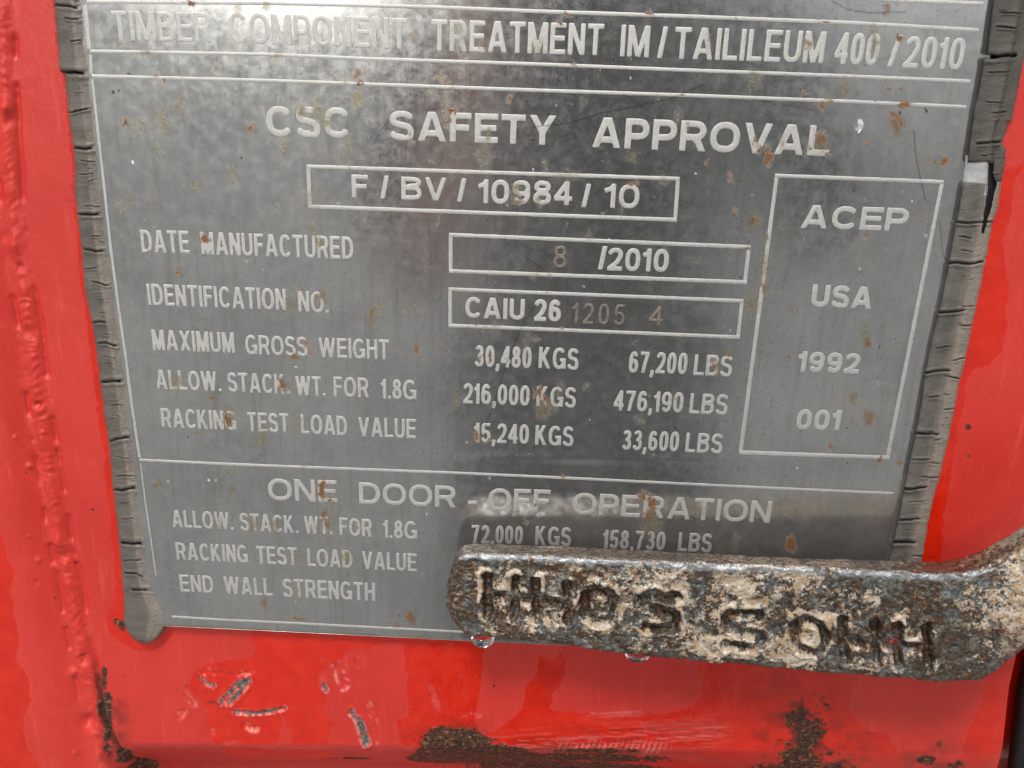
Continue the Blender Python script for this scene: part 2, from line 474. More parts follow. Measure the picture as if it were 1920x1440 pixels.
WHT = [(249,304,3,3.5,.9),(1182,146,2,2,1),(1612,236,6,9,.8),(1000,317,2,2,.8),(1304,325,2,2,.8),(316,902,1.5,1.5,1),(392,900,2.5,3,.9),(1142,448,2,2,.8),(1095,537,1.5,1.5,.8),(1612,504,3,3,.5),(1710,377,2,2,.8),
 (1495,877,2,2,.8),(875,830,1.5,1.5,1),(1370,620,1.5,1.5,1),(800,963,2,2,.8),(555,688,3,2,.8),(336,778,3,3,.35),(405,900,2,2,.4),(1733,440,5,5,.35),(1645,720,20,3,.12)]
rng = np.random.RandomState(7)
for _ in range(80):
    RUST.append((rng.uniform(180, 1800), rng.uniform(0, 1190), rng.uniform(1., 2.2), rng.uniform(1.2, 2.8), rng.uniform(.3, .7)))
for _ in range(90):
    YELL.append((rng.uniform(180, 1800), rng.uniform(0, 1190), rng.uniform(5, 18), rng.uniform(6, 30), rng.uniform(.15, .4)))
for _ in range(160):
    DARK.append((rng.uniform(180, 1800), rng.uniform(0, 1190), rng.uniform(.8, 1.8), rng.uniform(.8, 1.8), rng.uniform(.3, .8)))
for _ in range(45):
    WHT.append((rng.uniform(180, 1800), rng.uniform(0, 1190), rng.uniform(.8, 3.5), rng.uniform(.8, 4), rng.uniform(.1, .35)))
SCR = [([(1000,238),(1060,232),(1130,212),(1260,185),(1320,158)], .55),([(1172,178),(1222,212)],.35),([(1405,160),(1420,178)],.3),([(1430,190),(1530,207)],.25),([(1713,245),(1718,300),(1727,340),(1735,375)],.6),
       ([(1762,415),(1765,450),(1768,480)],.5),([(975,620),(950,680),(925,760),(910,800)],.5),([(1006,570),(985,600),(972,625)],.45),([(1560,2),(1590,18),(1640,25),(1700,22)],.5),([(968,470),(985,482),(1020,505)],.35)]


def stain(u, v):
    """rust, yellow, white, dark masks at photo-grid positions on the plate face"""
    sh = u.shape
    u = u.ravel(); v = v.ravel()
    wu = u + (fbm(u / 9, v / 9, 3, 5) - .5) * 16
    wv = v + (fbm(u / 9, v / 9, 3, 11) - .5) * 18
    nz = fbm(u / 4.0, v / 4.0, 3, 21)
    outs = []
    for L, soft in ((RUST, .75), (YELL, .9), (WHT, .3), (DARK, .3)):
        m = np.zeros(len(u))
        for (x, y, rx, ry, a) in L:
            if a == 0: continue
            big = max(rx, ry) * 1.6 + 12
            idx = np.nonzero((np.abs(u - x) < big) & (np.abs(v - y) < big))[0]
            if len(idx) == 0: continue
            uu, vv = (wu, wv) if max(rx, ry) > 4 else (u, v)
            q = np.hypot((uu[idx] - x) / rx, (vv[idx] - y) / ry)
            val = a * (1 - sstep(1 - soft, 1.15, q))
            m[idx] = np.maximum(m[idx], val)
        if L is RUST:
            m = np.clip(m * 1.7, 0, 1) * sstep(.22, .55, nz + m * .3)
        elif L is YELL:
            m = np.clip(m * 1.7, 0, 1) * (.4 + .8 * sstep(.3, .6, nz))
        outs.append(m)
    for pts, a in SCR:
        d = polydist(u, v, pts)
        outs[3] = np.maximum(outs[3], a * (1 - sstep(.5, 1.6, d)))
    # rusty lower edge
    ve = 1163 + (u - 318) * .044
    e = sstep(-2, 26, v - ve) * sstep(.45, .62, fbm(u / 22, v / 9, 4, 33))
    outs[0] = np.maximum(outs[0], .55 * e); outs[1] = np.maximum(outs[1], .6 * sstep(0, 20, v - ve) * fbm(u / 30, v / 20, 2, 3))
    return {k: np.clip(o_, 0, 1).reshape(sh) for k, o_ in zip(('rust', 'yellow', 'white', 'dark'), outs)}

# ------------------------------------------------------------------ container door
DY = 3.2                                                     # red panel lies this far behind the plate face
du = np.concatenate([np.linspace(-1500, -60, 26)[:-1], np.arange(-60, 1990, 2.6), np.linspace(1990, 3000, 20)])
dv = np.concatenate([np.linspace(-1300, -40, 26)[:-1], np.arange(-40, 560, 4.5), np.arange(560, 1500, 2.6), np.linspace(1500, 2600, 20)])
U, Vv = np.meshgrid(du, dv)
WELD = [(-1300,-70),(0,5),(100,8),(250,14),(400,24),(495,35),(616,57),(755,73),(877,92),(950,105),(1009,113),(1096,133),(1200,150),(1287,167),(1340,176),(1440,192),(2600,380)]
wc = interp(Vv, WELD)
s = U - wc                                                    # pixels right of the weld
h = np.zeros_like(U)                                          # mm toward the viewer
# raised frame member on the left of the weld, a shallow rounded roll
h += 2.6 * (1 - sstep(-95, -8, s))
h += 0.9 * np.exp(-((s + 55) / 30.) ** 2) * .4
# weld bead with ripples and undercut
rip = fbm(U / 40, Vv / 17, 3, 2)
ph = Vv / 15.0 + (fbm(U / 60, Vv / 60, 2, 8) - .5) * 5 - (s / 20.) ** 2 * .5
bw = 14 + 6 * (fbm(U * 0, Vv / 30, 3, 44) - .5)
bead = np.exp(-(s / bw) ** 2)
h += .8 * bead * (1.0 + .16 * np.sin(ph * 2 * np.pi) * (0.2 + 1.3 * rip) + 1.0 * (fbm(U / 16, Vv / 17, 2, 14) - .5))
h -= .8 * np.exp(-((s - 21) / 5.) ** 2) * sstep(.42, .6, fbm(U * 0 + 3, Vv / 45, 3, 61))
h -= .8 * np.exp(-((s + 21) / 5.) ** 2) * sstep(.45, .62, fbm(U * 0 + 9, Vv / 40, 3, 71))
for (x, y, r, a) in [(72,757,6,-1.6),(57,622,12,-.9),(112,1012,12,.8),(118,1042,10,-.7),(160,1230,8,-1.2),(168,1350,12,-1.8),(22,225,12,-.6),(15,200,10,.8),(140,1258,8,.9),(38,500,7,-.8),(28,460,14,.6),
                     (57,870,4,.5),(78,1045,5,.4),(75,1085,4,-.3),(60,873,4,.5),(35,815,3,.4),(100,1060,3,.3),(145,1405,5,.35),(60,1000,3,.3)]:
    h += a * np.exp(-(((U - x) / r) ** 2 + ((Vv - y) / r) ** 2))
# small spatter dots on the paint
r2 = np.random.RandomState(3)
for _ in range(70):
    x, y = r2.uniform(0, 200) + 0, r2.uniform(500, 1440)
    h += r2.uniform(.08, .22) * np.exp(-(((U - x) ** 2 + (Vv - y) ** 2) / r2.uniform(1.5, 3.5) ** 2)) if False else 0
# gentle unevenness of the sheet
h += .5 * (fbm(U / 260, Vv / 260, 2, 90) - .5) + .10 * (fbm(U / 26, Vv / 26, 3, 91) - .5)
# fold line along the bottom: the panel turns back under
fold = Vv - (1392 + (U - 300) * .012)
h -= np.where(fold > 0, np.minimum(.55 * fold ** 1.35 / 10, 40), 0) * (1 - .65 * sstep(900, 1700, U)) * .55 * sstep(195, 260, U)
# right hand edge of the panel, beside the black door seal
re = interp(Vv, [(900, 2010), (1100, 1945), (1180, 1922), (1290, 1897), (1440, 1880), (1700, 1850), (2600, 1800)])
h -= 12 * sstep(-4, 20, U - re) + .8 * sstep(-30, 0, U - re)
# scratches and dents
CHIP = [([(430,1318),(448,1300),(466,1276)],6),([(690,1392),(676,1352)],6),([(418,1316),(428,1303),(440,1290),(455,1278)],6.5),([(380,1272),(392,1284),(402,1285)],4),([(440,1334),(470,1338),(500,1335),(535,1327)],4),([(608,1283),(611,1293)],5),([(660,1336),(672,1350),(680,1376),(684,1396)],6.5)]
DENT = [([(380,1262),(395,1258),(430,1266),(470,1260)],6,.35),([(632,1250),(640,1270),(645,1285)],12,.7),([(668,1237),(670,1248)],6,.4),([(690,1315),(706,1360),(712,1405)],5,.4),([(460,1360),(478,1366)],9,.9),
        ([(398,1372),(406,1378)],6,.5),([(344,1334),(336,1345)],8,.5),([(350,1306),(362,1320)],8,.5),([(805,1290),(815,1310),(820,1325)],5,.15),([(425,1395),(455,1380)],4,.15),([(860,1340),(900,1343)],3,.2)]
chip = np.zeros_like(U); pale = np.zeros_like(U); dk = np.zeros_like(U)
mreg = (U > 150) & (U < 1910) & (Vv > 1180) & (Vv < 1500)
uu, vv_ = U[mreg], Vv[mreg]
wob = (fbm(uu / 6, vv_ / 6, 3, 6) - .5) * 5
hm = np.zeros(len(uu)); cm = np.zeros(len(uu)); pm = np.zeros(len(uu)); dm = np.zeros(len(uu))
for pts, r in CHIP:
    d = polydist(uu, vv_, pts) + wob
    cm = np.maximum(cm, (1 - sstep(r * .55, r * .8, d)) * sstep(.3, .42, fbm(uu / 9, vv_ / 9, 2, 59))); hm -= .5 * (1 - sstep(r * .6, r * 1.05, d))
    pm = np.maximum(pm, sstep(r * .4, r * .8, d) * (1 - sstep(r * 1.0, r * 1.6, d)) * sstep(.3, .6, fbm(uu / 5, vv_ / 5, 2, 7)))
    hm += .25 * np.exp(-((d - r * 1.5) / (r * .4)) ** 2)
for pts, r, a in DENT:
    d = polydist(uu, vv_, pts) + wob * .5
    hm -= a * .7 * (1 - sstep(0, r, d)) * (.5 + fbm(uu / 8, vv_ / 8, 2, 58)); pm = np.maximum(pm, 1.5 * a * np.exp(-((d - r * .7) / 3.) ** 2) * sstep(.5, .68, fbm(uu / 7, vv_ / 7, 3, 57))); hm += .1 * a * np.exp(-((d - r * 1.2) / 3.5) ** 2)
# dark grubby rims of the big scratches
for pts, r in [([(370,1262),(378,1275),(400,1284),(385,1300)],5),([(385,1315),(418,1322)],6),([(418,1318),(440,1300),(458,1276)],4),([(440,1336),(535,1328)],5)]:
    d = polydist(uu, vv_, pts) + wob
    dm = np.maximum(dm, .75 * (1 - sstep(r * .3, r, d)) * sstep(.45, .6, fbm(uu / 5, vv_ / 5, 2, 19)))
# scraped band with chatter marks along the lower edge
sc1 = np.exp(-((vv_ - 1405 - (uu - 1100) * .01) / 13.) ** 2) * sstep(1010, 1040, uu) * (1 - sstep(1230, 1270, uu))
pm = np.maximum(pm, 1.0 * sc1 * (np.sin((uu * .9 + vv_ * .35) / 1.5) > .1) * sstep(.4, .6, fbm(uu / 26, vv_ / 14, 2, 31)))
st = fbm(uu / 90, (vv_ + uu * .06) / 2.6, 3, 37)
band = sstep(880, 960, uu) * (1 - sstep(1330, 1390, uu)) * np.exp(-((vv_ + (uu - 1150) * .08 - 1388) / 26.) ** 2)
dm = np.maximum(dm, .55 * band * sstep(.52, .68, st)); pm = np.maximum(pm, .4 * band * sstep(.52, .68, 1 - st))
pm = np.maximum(pm, .5 * np.exp(-((vv_ - 1340 + (uu - 1140) * .05) / 8.) ** 2) * sstep(1080, 1110, uu) * (1 - sstep(1190, 1210, uu)) * sstep(.45, .6, st))
h[mreg] += hm; chip[mreg] = cm; pale[mreg] = pm; dk[mreg] = dm
# rust
rust = np.zeros_like(U)
n_a = fbm(U / 26, Vv / 22, 5, 51, .6); n_b = fbm(U / 9, Vv / 7, 4, 52, .6)


def blob(x, y, rx, ry):
    return np.clip(1.25 - np.hypot((U - x) / rx, (Vv - y) / ry), 0, 1)


rb = np.zeros_like(U)
for b_ in [(850,1455,90,40,1.5),(960,1475,120,34,1.4),(1120,1480,140,26,1.35),(1250,1490,80,20,1.0),(1500,1430,60,60,1.0),(1480,1490,80,60,1.2),(1560,1480,60,50,1.1),(1700,1480,60,20,.9),(238,1480,24,34,1.2),(850,1402,66,34,1.6),(845,1425,70,30,1.5),(925,1420,80,24,1.3),(1060,1436,200,18,1.25),(1120,1412,110,10,.9),(1500,1345,36,40,.72),(1520,1400,44,44,.74),(800,1422,30,14,1),(1010,1440,60,12,1.3),(1120,1440,80,14,1.3),(1180,1410,30,9,.8),(1075,1412,34,9,.7),(980,1408,40,14,.7),(1030,1425,150,16,.7),(1520,1370,40,45,.85),(1500,1440,60,50,.8),(1540,1320,26,30,.7),
           (1555,1425,30,45,.6),(1735,1425,40,18,.7),(1780,1440,40,18,.7),(230,1428,18,28,1.05),(203,1398,11,18,.8),(195,1270,7,30,1.),(202,1350,9,60,1.2),(190,1330,8,22,.9),(1640,1440,30,14,.4),(650,1452,60,8,.8),(1760,1395,14,12,.6),
           (1815,800,6,7,1.1),(1816,855,3,3,.9),(228,1172,8,12,.9),(218,1165,5,8,.8),(1845,805,3,3,.2),(1700,1280,4,4,.5),(1440,1420,40,10,.5)]:
    rb = np.maximum(rb, blob(b_[0], b_[1], b_[2] * 1.25, b_[3] * 1.25) * b_[4])
rust = sstep(.53, .76, rb + (n_a - .5) * .9 + (n_b - .5) * .7) * (rb > .02)
dk = np.maximum(dk, .6 * sstep(.55, .9, rb + (n_a - .5) * .6 + (n_b - .5) * .3) * (rb > .02))
h += rust * (-.25 + .7 * (n_b - .5))
# dark gap where the weld toe has opened
gap = polydist(U, Vv, [(176,1225),(186,1290),(196,1350),(222,1405),(250,1470)])
smear = np.zeros_like(U)
for b_ in [(1500,1370,95,105,.8),(1560,1420,90,60,.7),(860,1400,110,50,.7),(1120,1415,180,34,.6),(215,1370,30,90,.7),(1760,1425,90,40,.5),(1450,1300,60,60,.35)]:
    smear = np.maximum(smear, blob(*b_[:4]) * b_[4])
dk = np.maximum(dk, 1.0 * smear * sstep(.38, .66, fbm(U / 34, Vv / 20, 5, 66, .6)))
dk = np.maximum(dk, .9 * (1 - sstep(2, 8, gap + (n_b - .5) * 8)) * sstep(1215, 1300, Vv)); h -= 1.2 * (1 - sstep(1, 7, gap)) * sstep(1215, 1330, Vv)
# random specks handled in the material; water film
WETP = [
 [(-90,960),(2,985),(15,1000),(22,1040),(38,1062),(26,1100),(44,1180),(40,1230),(60,1258),(66,1300),(50,1340),(56,1390),(76,1420),(88,1500),(-90,1500)],
 [(110,-60),(98,0),(107,100),(120,150),(130,260),(140,400),(150,520),(168,640),(182,760),(196,860),(205,960),(214,1050),(218,1110),(200,1158),(203,1180),(220,1200),(248,1214),(262,1222),(290,1220),(330,1188),(240,1100),(300,900),(200,400),(180,-60)],
 [(468,1180),(474,1205),(482,1222),(470,1236),(430,1239),(392,1244),(362,1262),(352,1288),(372,1308),(388,1330),(386,1362),(402,1392),(420,1415),(440,1500),(622,1500),(616,1440),(618,1372),(626,1358),(604,1335),(612,1300),(600,1288),(598,1265),(640,1232),(668,1214),(690,1217),(722,1206),(757,1206),
  (757,1180)],
 [(757,1195),(758,1252),(768,1266),(762,1292),(766,1344),(744,1352),(746,1372),(758,1400),(768,1440),(774,1500),(1480,1500),(1480,1235),(1308,1228),(1312,1262),(1318,1292),(1308,1320),(1260,1336),(1180,1342),(1120,1338),(1060,1336),(1028,1330),(1040,1298),(1056,1268),(1062,1240),(1052,1228),(1030,1240),
  (1012,1232),(1006,1262),(986,1290),(980,1326),(960,1348),(930,1372),(900,1380),(890,1350),(897,1310),(904,1265),(907,1205)],
 [(1935,300),(1903,335),(1896,400),(1880,450),(1882,490),(1893,540),(1886,590),(1888,622),(1876,658),(1856,684),(1826,695),(1815,712),(1806,752),(1800,790),(1788,842),(1780,900),(1770,960),(1762,1050),(1740,1200),(1600,1200),(1700,800),(1800,350)],
 [(1480,1235),(1560,1240),(1600,1275),(1590,1330),(1620,1370),(1660,1375),(1690,1420),(1700,1500),(1470,1500)],
 [(1868,1180),(1850,1260),(1838,1320),(1812,1380),(1800,1440),(1790,1500),(1990,1500),(1990,1150)],
]
wet = np.zeros_like(U)
inr = (U > -80) & (U < 1990) & (Vv > -60) & (Vv < 1500)
ux, vx = U[inr], Vv[inr]
jit = (fbm(ux / 14, vx / 14, 3, 77) - .5) * 9
wv_ = np.zeros(len(ux))
for P in WETP:
    wv_ = np.maximum(wv_, 1 - sstep(-1.6, 1.6, polysd(ux, vx, P) + jit))
# dry islands inside the wet film
for P in [[(800,1283),(812,1285),(818,1300),(826,1320),(824,1335),(812,1328),(808,1305)],[(530,1345),(545,1370),(550,1400),(525,1430),(520,1400)],[(1200,1355),(1330,1350),(1380,1372),(1300,1385),(1210,1372)],[(600,1250),(596,1225),(615,1235)]]:
    wv_ = np.minimum(wv_, sstep(-1.6, 1.6, polysd(ux, vx, P) + jit))
wet[inr] = wv_

P3 = at(U, Vv, DY)
P3[..., 1] -= h
fu = (U[:-1, :-1] + U[1:, 1:]) / 2; fv = (Vv[:-1, :-1] + Vv[1:, 1:]) / 2
fs = fu - interp(fv, WELD)
door_o = at(900, 1440, DY)
door = thing('container_door', 'red painted steel container door panel with weld seam, wet patches and rusty chips', 'container door', door_o)
A = dict(wet=wet, rust=rust, chip=chip, pale=pale, dark=dk)
sel_frame = fs < -24
sel_weld = (fs >= -24) & (fs < 24)
sel_lip = (~sel_frame) & (~sel_weld) & (fv > 1392 + (fu - 300) * .012)
sel_panel = (~sel_frame) & (~sel_weld) & (~sel_lip)
for nm, sel in (('frame_member', sel_frame), ('weld_bead', sel_weld), ('panel', sel_panel), ('bottom_lip', sel_lip)):
    V_, f_, a_ = compact(P3.reshape(-1, 3), grid_faces(*U.shape, keep=sel), A)
    mesh_obj(nm, V_, f_, M_PAINT, door_o, door, a_)
door.children[0]['label'] = 'raised red frame member left of the weld'
# black seal in the gap at the lower right
v_ = np.linspace(880, 1700, 60)
ru = interp(v_, [(900, 2010), (1100, 1945), (1180, 1922), (1290, 1897), (1440, 1880), (1700, 1850)])
rows = []
for k, (off, yy) in enumerate([(8, 12), (14, 5), (30, 2), (90, 1.5), (160, 3), (200, 12)]):
    rows.append(at(ru + off, v_, DY + yy))
Vs = np.stack(rows, 1).reshape(-1, 3)
mesh_obj('door_seal', Vs, grid_faces(60, 6), M_BLACK, door_o, door)

# ------------------------------------------------------------------ data plate
LEFT = [(-260,132),(3,157),(97,165),(142,171),(463,203),(863,259),(1096,286),(1200,296)]
RIGHT = [(-260,1908),(0,1861),(200,1828),(480,1778),(860,1703),(960,1684),(1200,1640)]
TOPV = -240
BOT = lambda u: 1176 + (u - 318) * .049
plate_o = at(960, 1215, 0)
plate = thing('data_plate', 'stained steel safety approval plate with etched lettering on the red door', 'data plate', plate_o)
nv, nu = 620, 760
tv = np.linspace(0, 1, nv)[:, None] * np.ones((1, nu)); tu = np.linspace(0, 1, nu)[None, :] * np.ones((nv, 1))
vb = TOPV + tv * (1200 - TOPV)
lx = interp(vb, LEFT) - 14; rx = interp(vb, RIGHT) + 10
PU = lx + (rx - lx) * tu
vbot = BOT(PU); vtop = TOPV + (PU - 160) * .02
PV = vtop + (vbot - vtop) * tv
hp = .35 * (fbm(PU / 420, PV / 420, 2, 201) - .5) * 1.2
hp += .16 * np.exp(-((PV - 858 - (PU - 1000) * .01) / 9.) ** 2) * sstep(840, 960, PU) * (1 - sstep(1420, 1600, PU))
hp += .02 * (fbm(PU / 30, PV / 30, 3, 202) - .5)
edge = np.minimum((vbot - PV), 60)
hp -= .5 * (1 - sstep(0, 5, edge))
hp -= .9 * (1 - sstep(0, 34, rx - PU)) ** 1.5


def hplate(u, v):
    q = .35 * (fbm(u / 420, v / 420, 2, 201) - .5) * 1.2
    q += .16 * np.exp(-((v - 858 - (u - 1000) * .01) / 9.) ** 2) * sstep(840, 960, u) * (1 - sstep(1420, 1600, u))
    q += .02 * (fbm(u / 30, v / 30, 3, 202) - .5)
    r_ = interp(v, RIGHT) + 10
    return q - .9 * (1 - sstep(0, 34, r_ - u)) ** 1.5


PP = at(PU, PV, 0.0); PP[..., 1] -= hp
# thickness: add back rim
V_ = PP.reshape(-1, 3); f_ = grid_faces(nv, nu)
A = stain(PU, PV)
per = np.concatenate([np.arange(nu), np.arange(1, nv) * nu + nu - 1, (nv - 1) * nu + np.arange(nu - 2, -1, -1), np.arange(nv - 2, 0, -1) * nu])
rim = V_[per].copy(); rim[:, 1] += 1.3
n0 = len(V_); k = len(per)
Vall = np.vstack([V_, rim])
ra = np.stack([per, n0 + np.arange(k), n0 + np.roll(np.arange(k), -1), np.roll(per, -1)], -1)
f_ = np.vstack([f_, ra])
Aall = {q: np.concatenate([a.ravel(), np.where(q == 'rust', .5, 0) * np.ones(k)]) for q, a in A.items()}
mesh_obj('metal_sheet', Vall, f_, M_PLATE, plate_o, plate, Aall)
# mounting rail seen where the trim has broken away
q = [at(1806, 290, 1.2), at(1853, 292, 1.0), at(1850, 365, 1.0), at(1799, 360, 1.2)]
gx = np.linspace(0, 1, 8); gy = np.linspace(0, 1, 12)
GX, GY = np.meshgrid(gx, gy)
q = [np.array(p_) for p_ in q]
VV = (q[0] * ((1 - GX) * (1 - GY))[..., None] + q[1] * (GX * (1 - GY))[..., None] + q[2] * (GX * GY)[..., None] + q[3] * ((1 - GX) * GY)[..., None])
VV[..., 1] += 1.3 * (np.abs(GX - .5) * 2) ** 6 - 1.6
mesh_obj('mounting_rail', VV.reshape(-1, 3), grid_faces(12, 8), M_ALU, plate_o, plate)

# ------------------------------------------------------------------ lettering: own glyphs, grown from strokes
def arc(cx, cy, rx, ry, a0, a1, n=14, e=2.35):
    a = np.radians(np.linspace(a0, a1, n))
    c, s_ = np.cos(a), np.sin(a)
    return [(cx + rx * np.sign(x) * abs(x) ** (2 / e), cy + ry * np.sign(y) * abs(y) ** (2 / e)) for x, y in zip(c, s_)]


GW = dict(A=.98, B=.86, C=.92, D=.88, E=.78, F=.72, G=.96, H=.84, I=.0, K=.90, L=.72, M=1.0, N=.84, O=.98, P=.80, R=.88, S=.82, T=.80, U=.84, V=.94, W=1.34, X=.92, Y=.92)
for ch in '023456789': GW[ch] = .66
GW.update({'1': .36, '/': .36, '.': .0, ',': .0, '-': .36})


def glyph(ch, W, w):
    """stroke centre lines in a box W x 1; W includes the stroke"""
    a = w / 2; L, Rr, B, T = a, W - a, a, 1 - a
    cx = W / 2; mx = W / 2
    P = []
    lw = w / max(.5, math.cos(math.atan2(.35 * W, 1)))
    if ch == 'A': P = [[(L * .9, -.1), (cx - .01, 1.06)], [(W - L * .9, -.1), (cx + .01, 1.06)], [(W * .25, .27), (W * .75, .27)]]
    elif ch == 'B': P = [[(L, 0), (L, 1)], [(L, T)] + [(W * .5, T)] + arc(W * .55, .76, Rr - W * .58, T - .76, 90, -90, 10) + [(L, .52)], [(L, .52), (W * .5, .52)] + arc(W * .55, (.52 + B) / 2, Rr - W * .55, (.52 - B) / 2, 90, -90, 12) + [(L, B)]]
    elif ch == 'C': P = [arc(cx + .01, .5, cx - a, .5 - a, 38, 322, 30)]
    elif ch == 'D': P = [[(L, 0), (L, 1)], [(L, T), (W * .4, T)] + arc(W * .42, .5, Rr - W * .42, .5 - a, 90, -90, 18) + [(L, B)]]
    elif ch == 'E': P = [[(L, 0), (L, 1)], [(L, T), (W, T)], [(L, .51), (W * .93, .51)], [(L, B), (W, B)]]
    elif ch == 'F': P = [[(L, 0), (L, 1)], [(L, T), (W, T)], [(L, .50), (W * .9, .50)]]
    elif ch == 'G': P = [arc(cx, .5, cx - a, .5 - a, 42, 345, 30)[:-1] + [(Rr, .2)], [(Rr, .03), (Rr, .50)], [(Rr + a, .43), (W * .54, .43)]]
    elif ch == 'H': P = [[(L, 0), (L, 1)], [(Rr, 0), (Rr, 1)], [(L, .52), (Rr, .52)]]
    elif ch == 'I': P = [[(L, 0), (L, 1)]]
    elif ch == 'K': P = [[(L, 0), (L, 1)], [(L, .30), (W - a * 1.4, 1.08)], [(W * .38, .56), (W - a * .9, -.08)]]
    elif ch == 'L': P = [[(L, 0), (L, 1)], [(L, B), (W, B)]]
    elif ch == 'M': P = [[(L, 0), (L, 1)], [(Rr, 0), (Rr, 1)], [(L + a * .2, 1.05), (cx, .02)], [(Rr - a * .2, 1.05), (cx, .02)]]
    elif ch == 'N': P = [[(L, 0), (L, 1)], [(Rr, 0), (Rr, 1)], [(L, 1.03), (Rr, -.03)]]
    elif ch in 'O': P = [arc(cx, .5, cx - a, .5 - a, 0, 360, 40)]
    elif ch == '0': P = [arc(cx, .5, cx - a, .5 - a, 0, 360, 36, 2.5)]
    elif ch == 'P': P = [[(L, 0), (L, 1)], [(L, T), (W * .5, T)] + arc(W * .55, (T + .42) / 2, Rr - W * .55, (T - .42) / 2, 90, -90, 12) + [(L, .42)]]
    elif ch == 'R': P = [[(L, 0), (L, 1)], [(L, T), (W * .5, T)] + arc(W * .53, (T + .46) / 2, Rr - W * .56, (T - .46) / 2, 90, -90, 12) + [(L, .46)], [(W * .48, .47), (W * .66, .36), (W - a * .9, -.06)]]
    elif ch == 'S': P = [arc(cx, .735, Rr - cx - .01, T - .735, 20, 180, 14) + arc(cx, .735, cx - a, .20, 190, 262, 8)[0:] + arc(cx, .275, Rr - cx, .235, 82, -90, 16) + arc(cx, .275, cx - a, .275 - a, 270, 198, 10)]
    elif ch == 'T': P = [[(cx, 0), (cx, 1)], [(0, T), (W, T)]]
    elif ch == 'U': P = [[(L, 1), (L, .38)] + arc(cx, .36, cx - a, .36 - a, 180, 360, 18) + [(Rr, 1)]]
    elif ch == 'V': P = [[(L * .9, 1.1), (cx, -.02)], [(W - L * .9, 1.1), (cx, -.02)]]
    elif ch == 'W': P = [[(L * .9, 1.1), (W * .28, -.0)], [(W * .28, 0), (cx, 1.02)], [(cx, 1.02), (W * .72, 0)], [(W * .72, 0), (W - L * .9, 1.1)]]
    elif ch == 'X': P = [[(L * .9, -.08), (W - L * .9, 1.08)], [(L * .9, 1.08), (W - L * .9, -.08)]]
    elif ch == 'Y': P = [[(cx, 0), (cx, .45)], [(L * .8, 1.1), (cx, .42)], [(W - L * .8, 1.1), (cx, .42)]]
    elif ch == '1': P = [[(Rr, 0), (Rr, 1)], [(Rr, .90), (W * .55, .80), (0, .70)]]
    elif ch == '2': P = [arc(cx, .70, cx - a, .30 - a, 170, -20, 16) + [(W * .62, .38), (W * .3, .18), (L, B + .04)], [(0, B), (W, B)]]
    elif ch == '3': P = [arc(cx, .745, Rr - cx - .02, T - .745, 160, -90, 14), [(cx - .03, .515), (cx + .05, .515)], arc(cx, .28, Rr - cx, .25, 90, -160, 18)[0:1] + arc(cx, (.52 + B) / 2, Rr - cx, (.52 - B) / 2, 90, -165, 18)]
    elif ch == '4': P = [[(W * .70, 0), (W * .70, 1)], [(W * .72, .98), (L * .6, .29)], [(0, .28), (W, .28)]]
    elif ch == '5': P = [[(W * .95, T), (W * .2, T)], [(W * .24, T), (L + .01, .50)], [(L + .01, .50)] + arc(cx, .325, Rr - cx, .325 - a, 140, -160, 20)]
    elif ch == '6': P = [arc(cx, .33, cx - a, .33 - a, 0, 360, 28), arc(cx, .5, cx - a, .5 - a, 185, 40, 16)]
    elif ch == '9': P = [arc(cx, .67, cx - a, .33 - a, 0, 360, 28), arc(cx, .5, cx - a, .5 - a, 5, -140, 16)]
    elif ch == '7': P = [[(0, T), (W - a * .3, T)], [(W - a, T), (W * .55, .5), (W * .38, 0)]]
    elif ch == '8': P = [arc(cx, .745, cx - a - .03, T - .745, 0, 360, 26), arc(cx, .285, cx - a, .285 - a, 0, 360, 28)]
    elif ch == '/': P = [[(L * .8, -.1), (W - L * .8, 1.1)]]
    elif ch == '.': P = [[(L, 0), (L, w)]]
    elif ch == ',': P = [[(L, w), (L * 1.1, 0), (L * .4, -.19)]]
    elif ch == '-': P = [[(0, .38), (W, .38)]]
    return P


def strokes_sd(x, y, P, w, clip=True):
    d = np.full(x.shape, 9.)
    a = w / 2
    for pts in P:
        n = len(pts)
        for i in range(n - 1):
            (x0, y0), (x1, y1) = pts[i], pts[i + 1]
            L_ = math.hypot(x1 - x0, y1 - y0)
            if L_ < 1e-6: continue
            ex, ey = (x1 - x0) / L_, (y1 - y0) / L_
            sx = (x - (x0 + x1) / 2) * ex + (y - (y0 + y1) / 2) * ey
            sy = -(x - x0) * ey + (y - y0) * ex
            qx = np.abs(sx) - L_ / 2; qy = np.abs(sy) - a
            dd = np.hypot(np.maximum(qx, 0), np.maximum(qy, 0)) + np.minimum(np.maximum(qx, qy), 0)
            d = np.minimum(d, dd)
            if i > 0: d = np.minimum(d, np.hypot(x - x0, y - y0) - a)
        if math.hypot(pts[0][0] - pts[-1][0], pts[0][1] - pts[-1][1]) < .02:
            d = np.minimum(d, np.hypot(x - pts[0][0], y - pts[0][1]) - a)
    if clip:
        d = np.maximum(d, np.abs(y - .5) - .5)
    return d


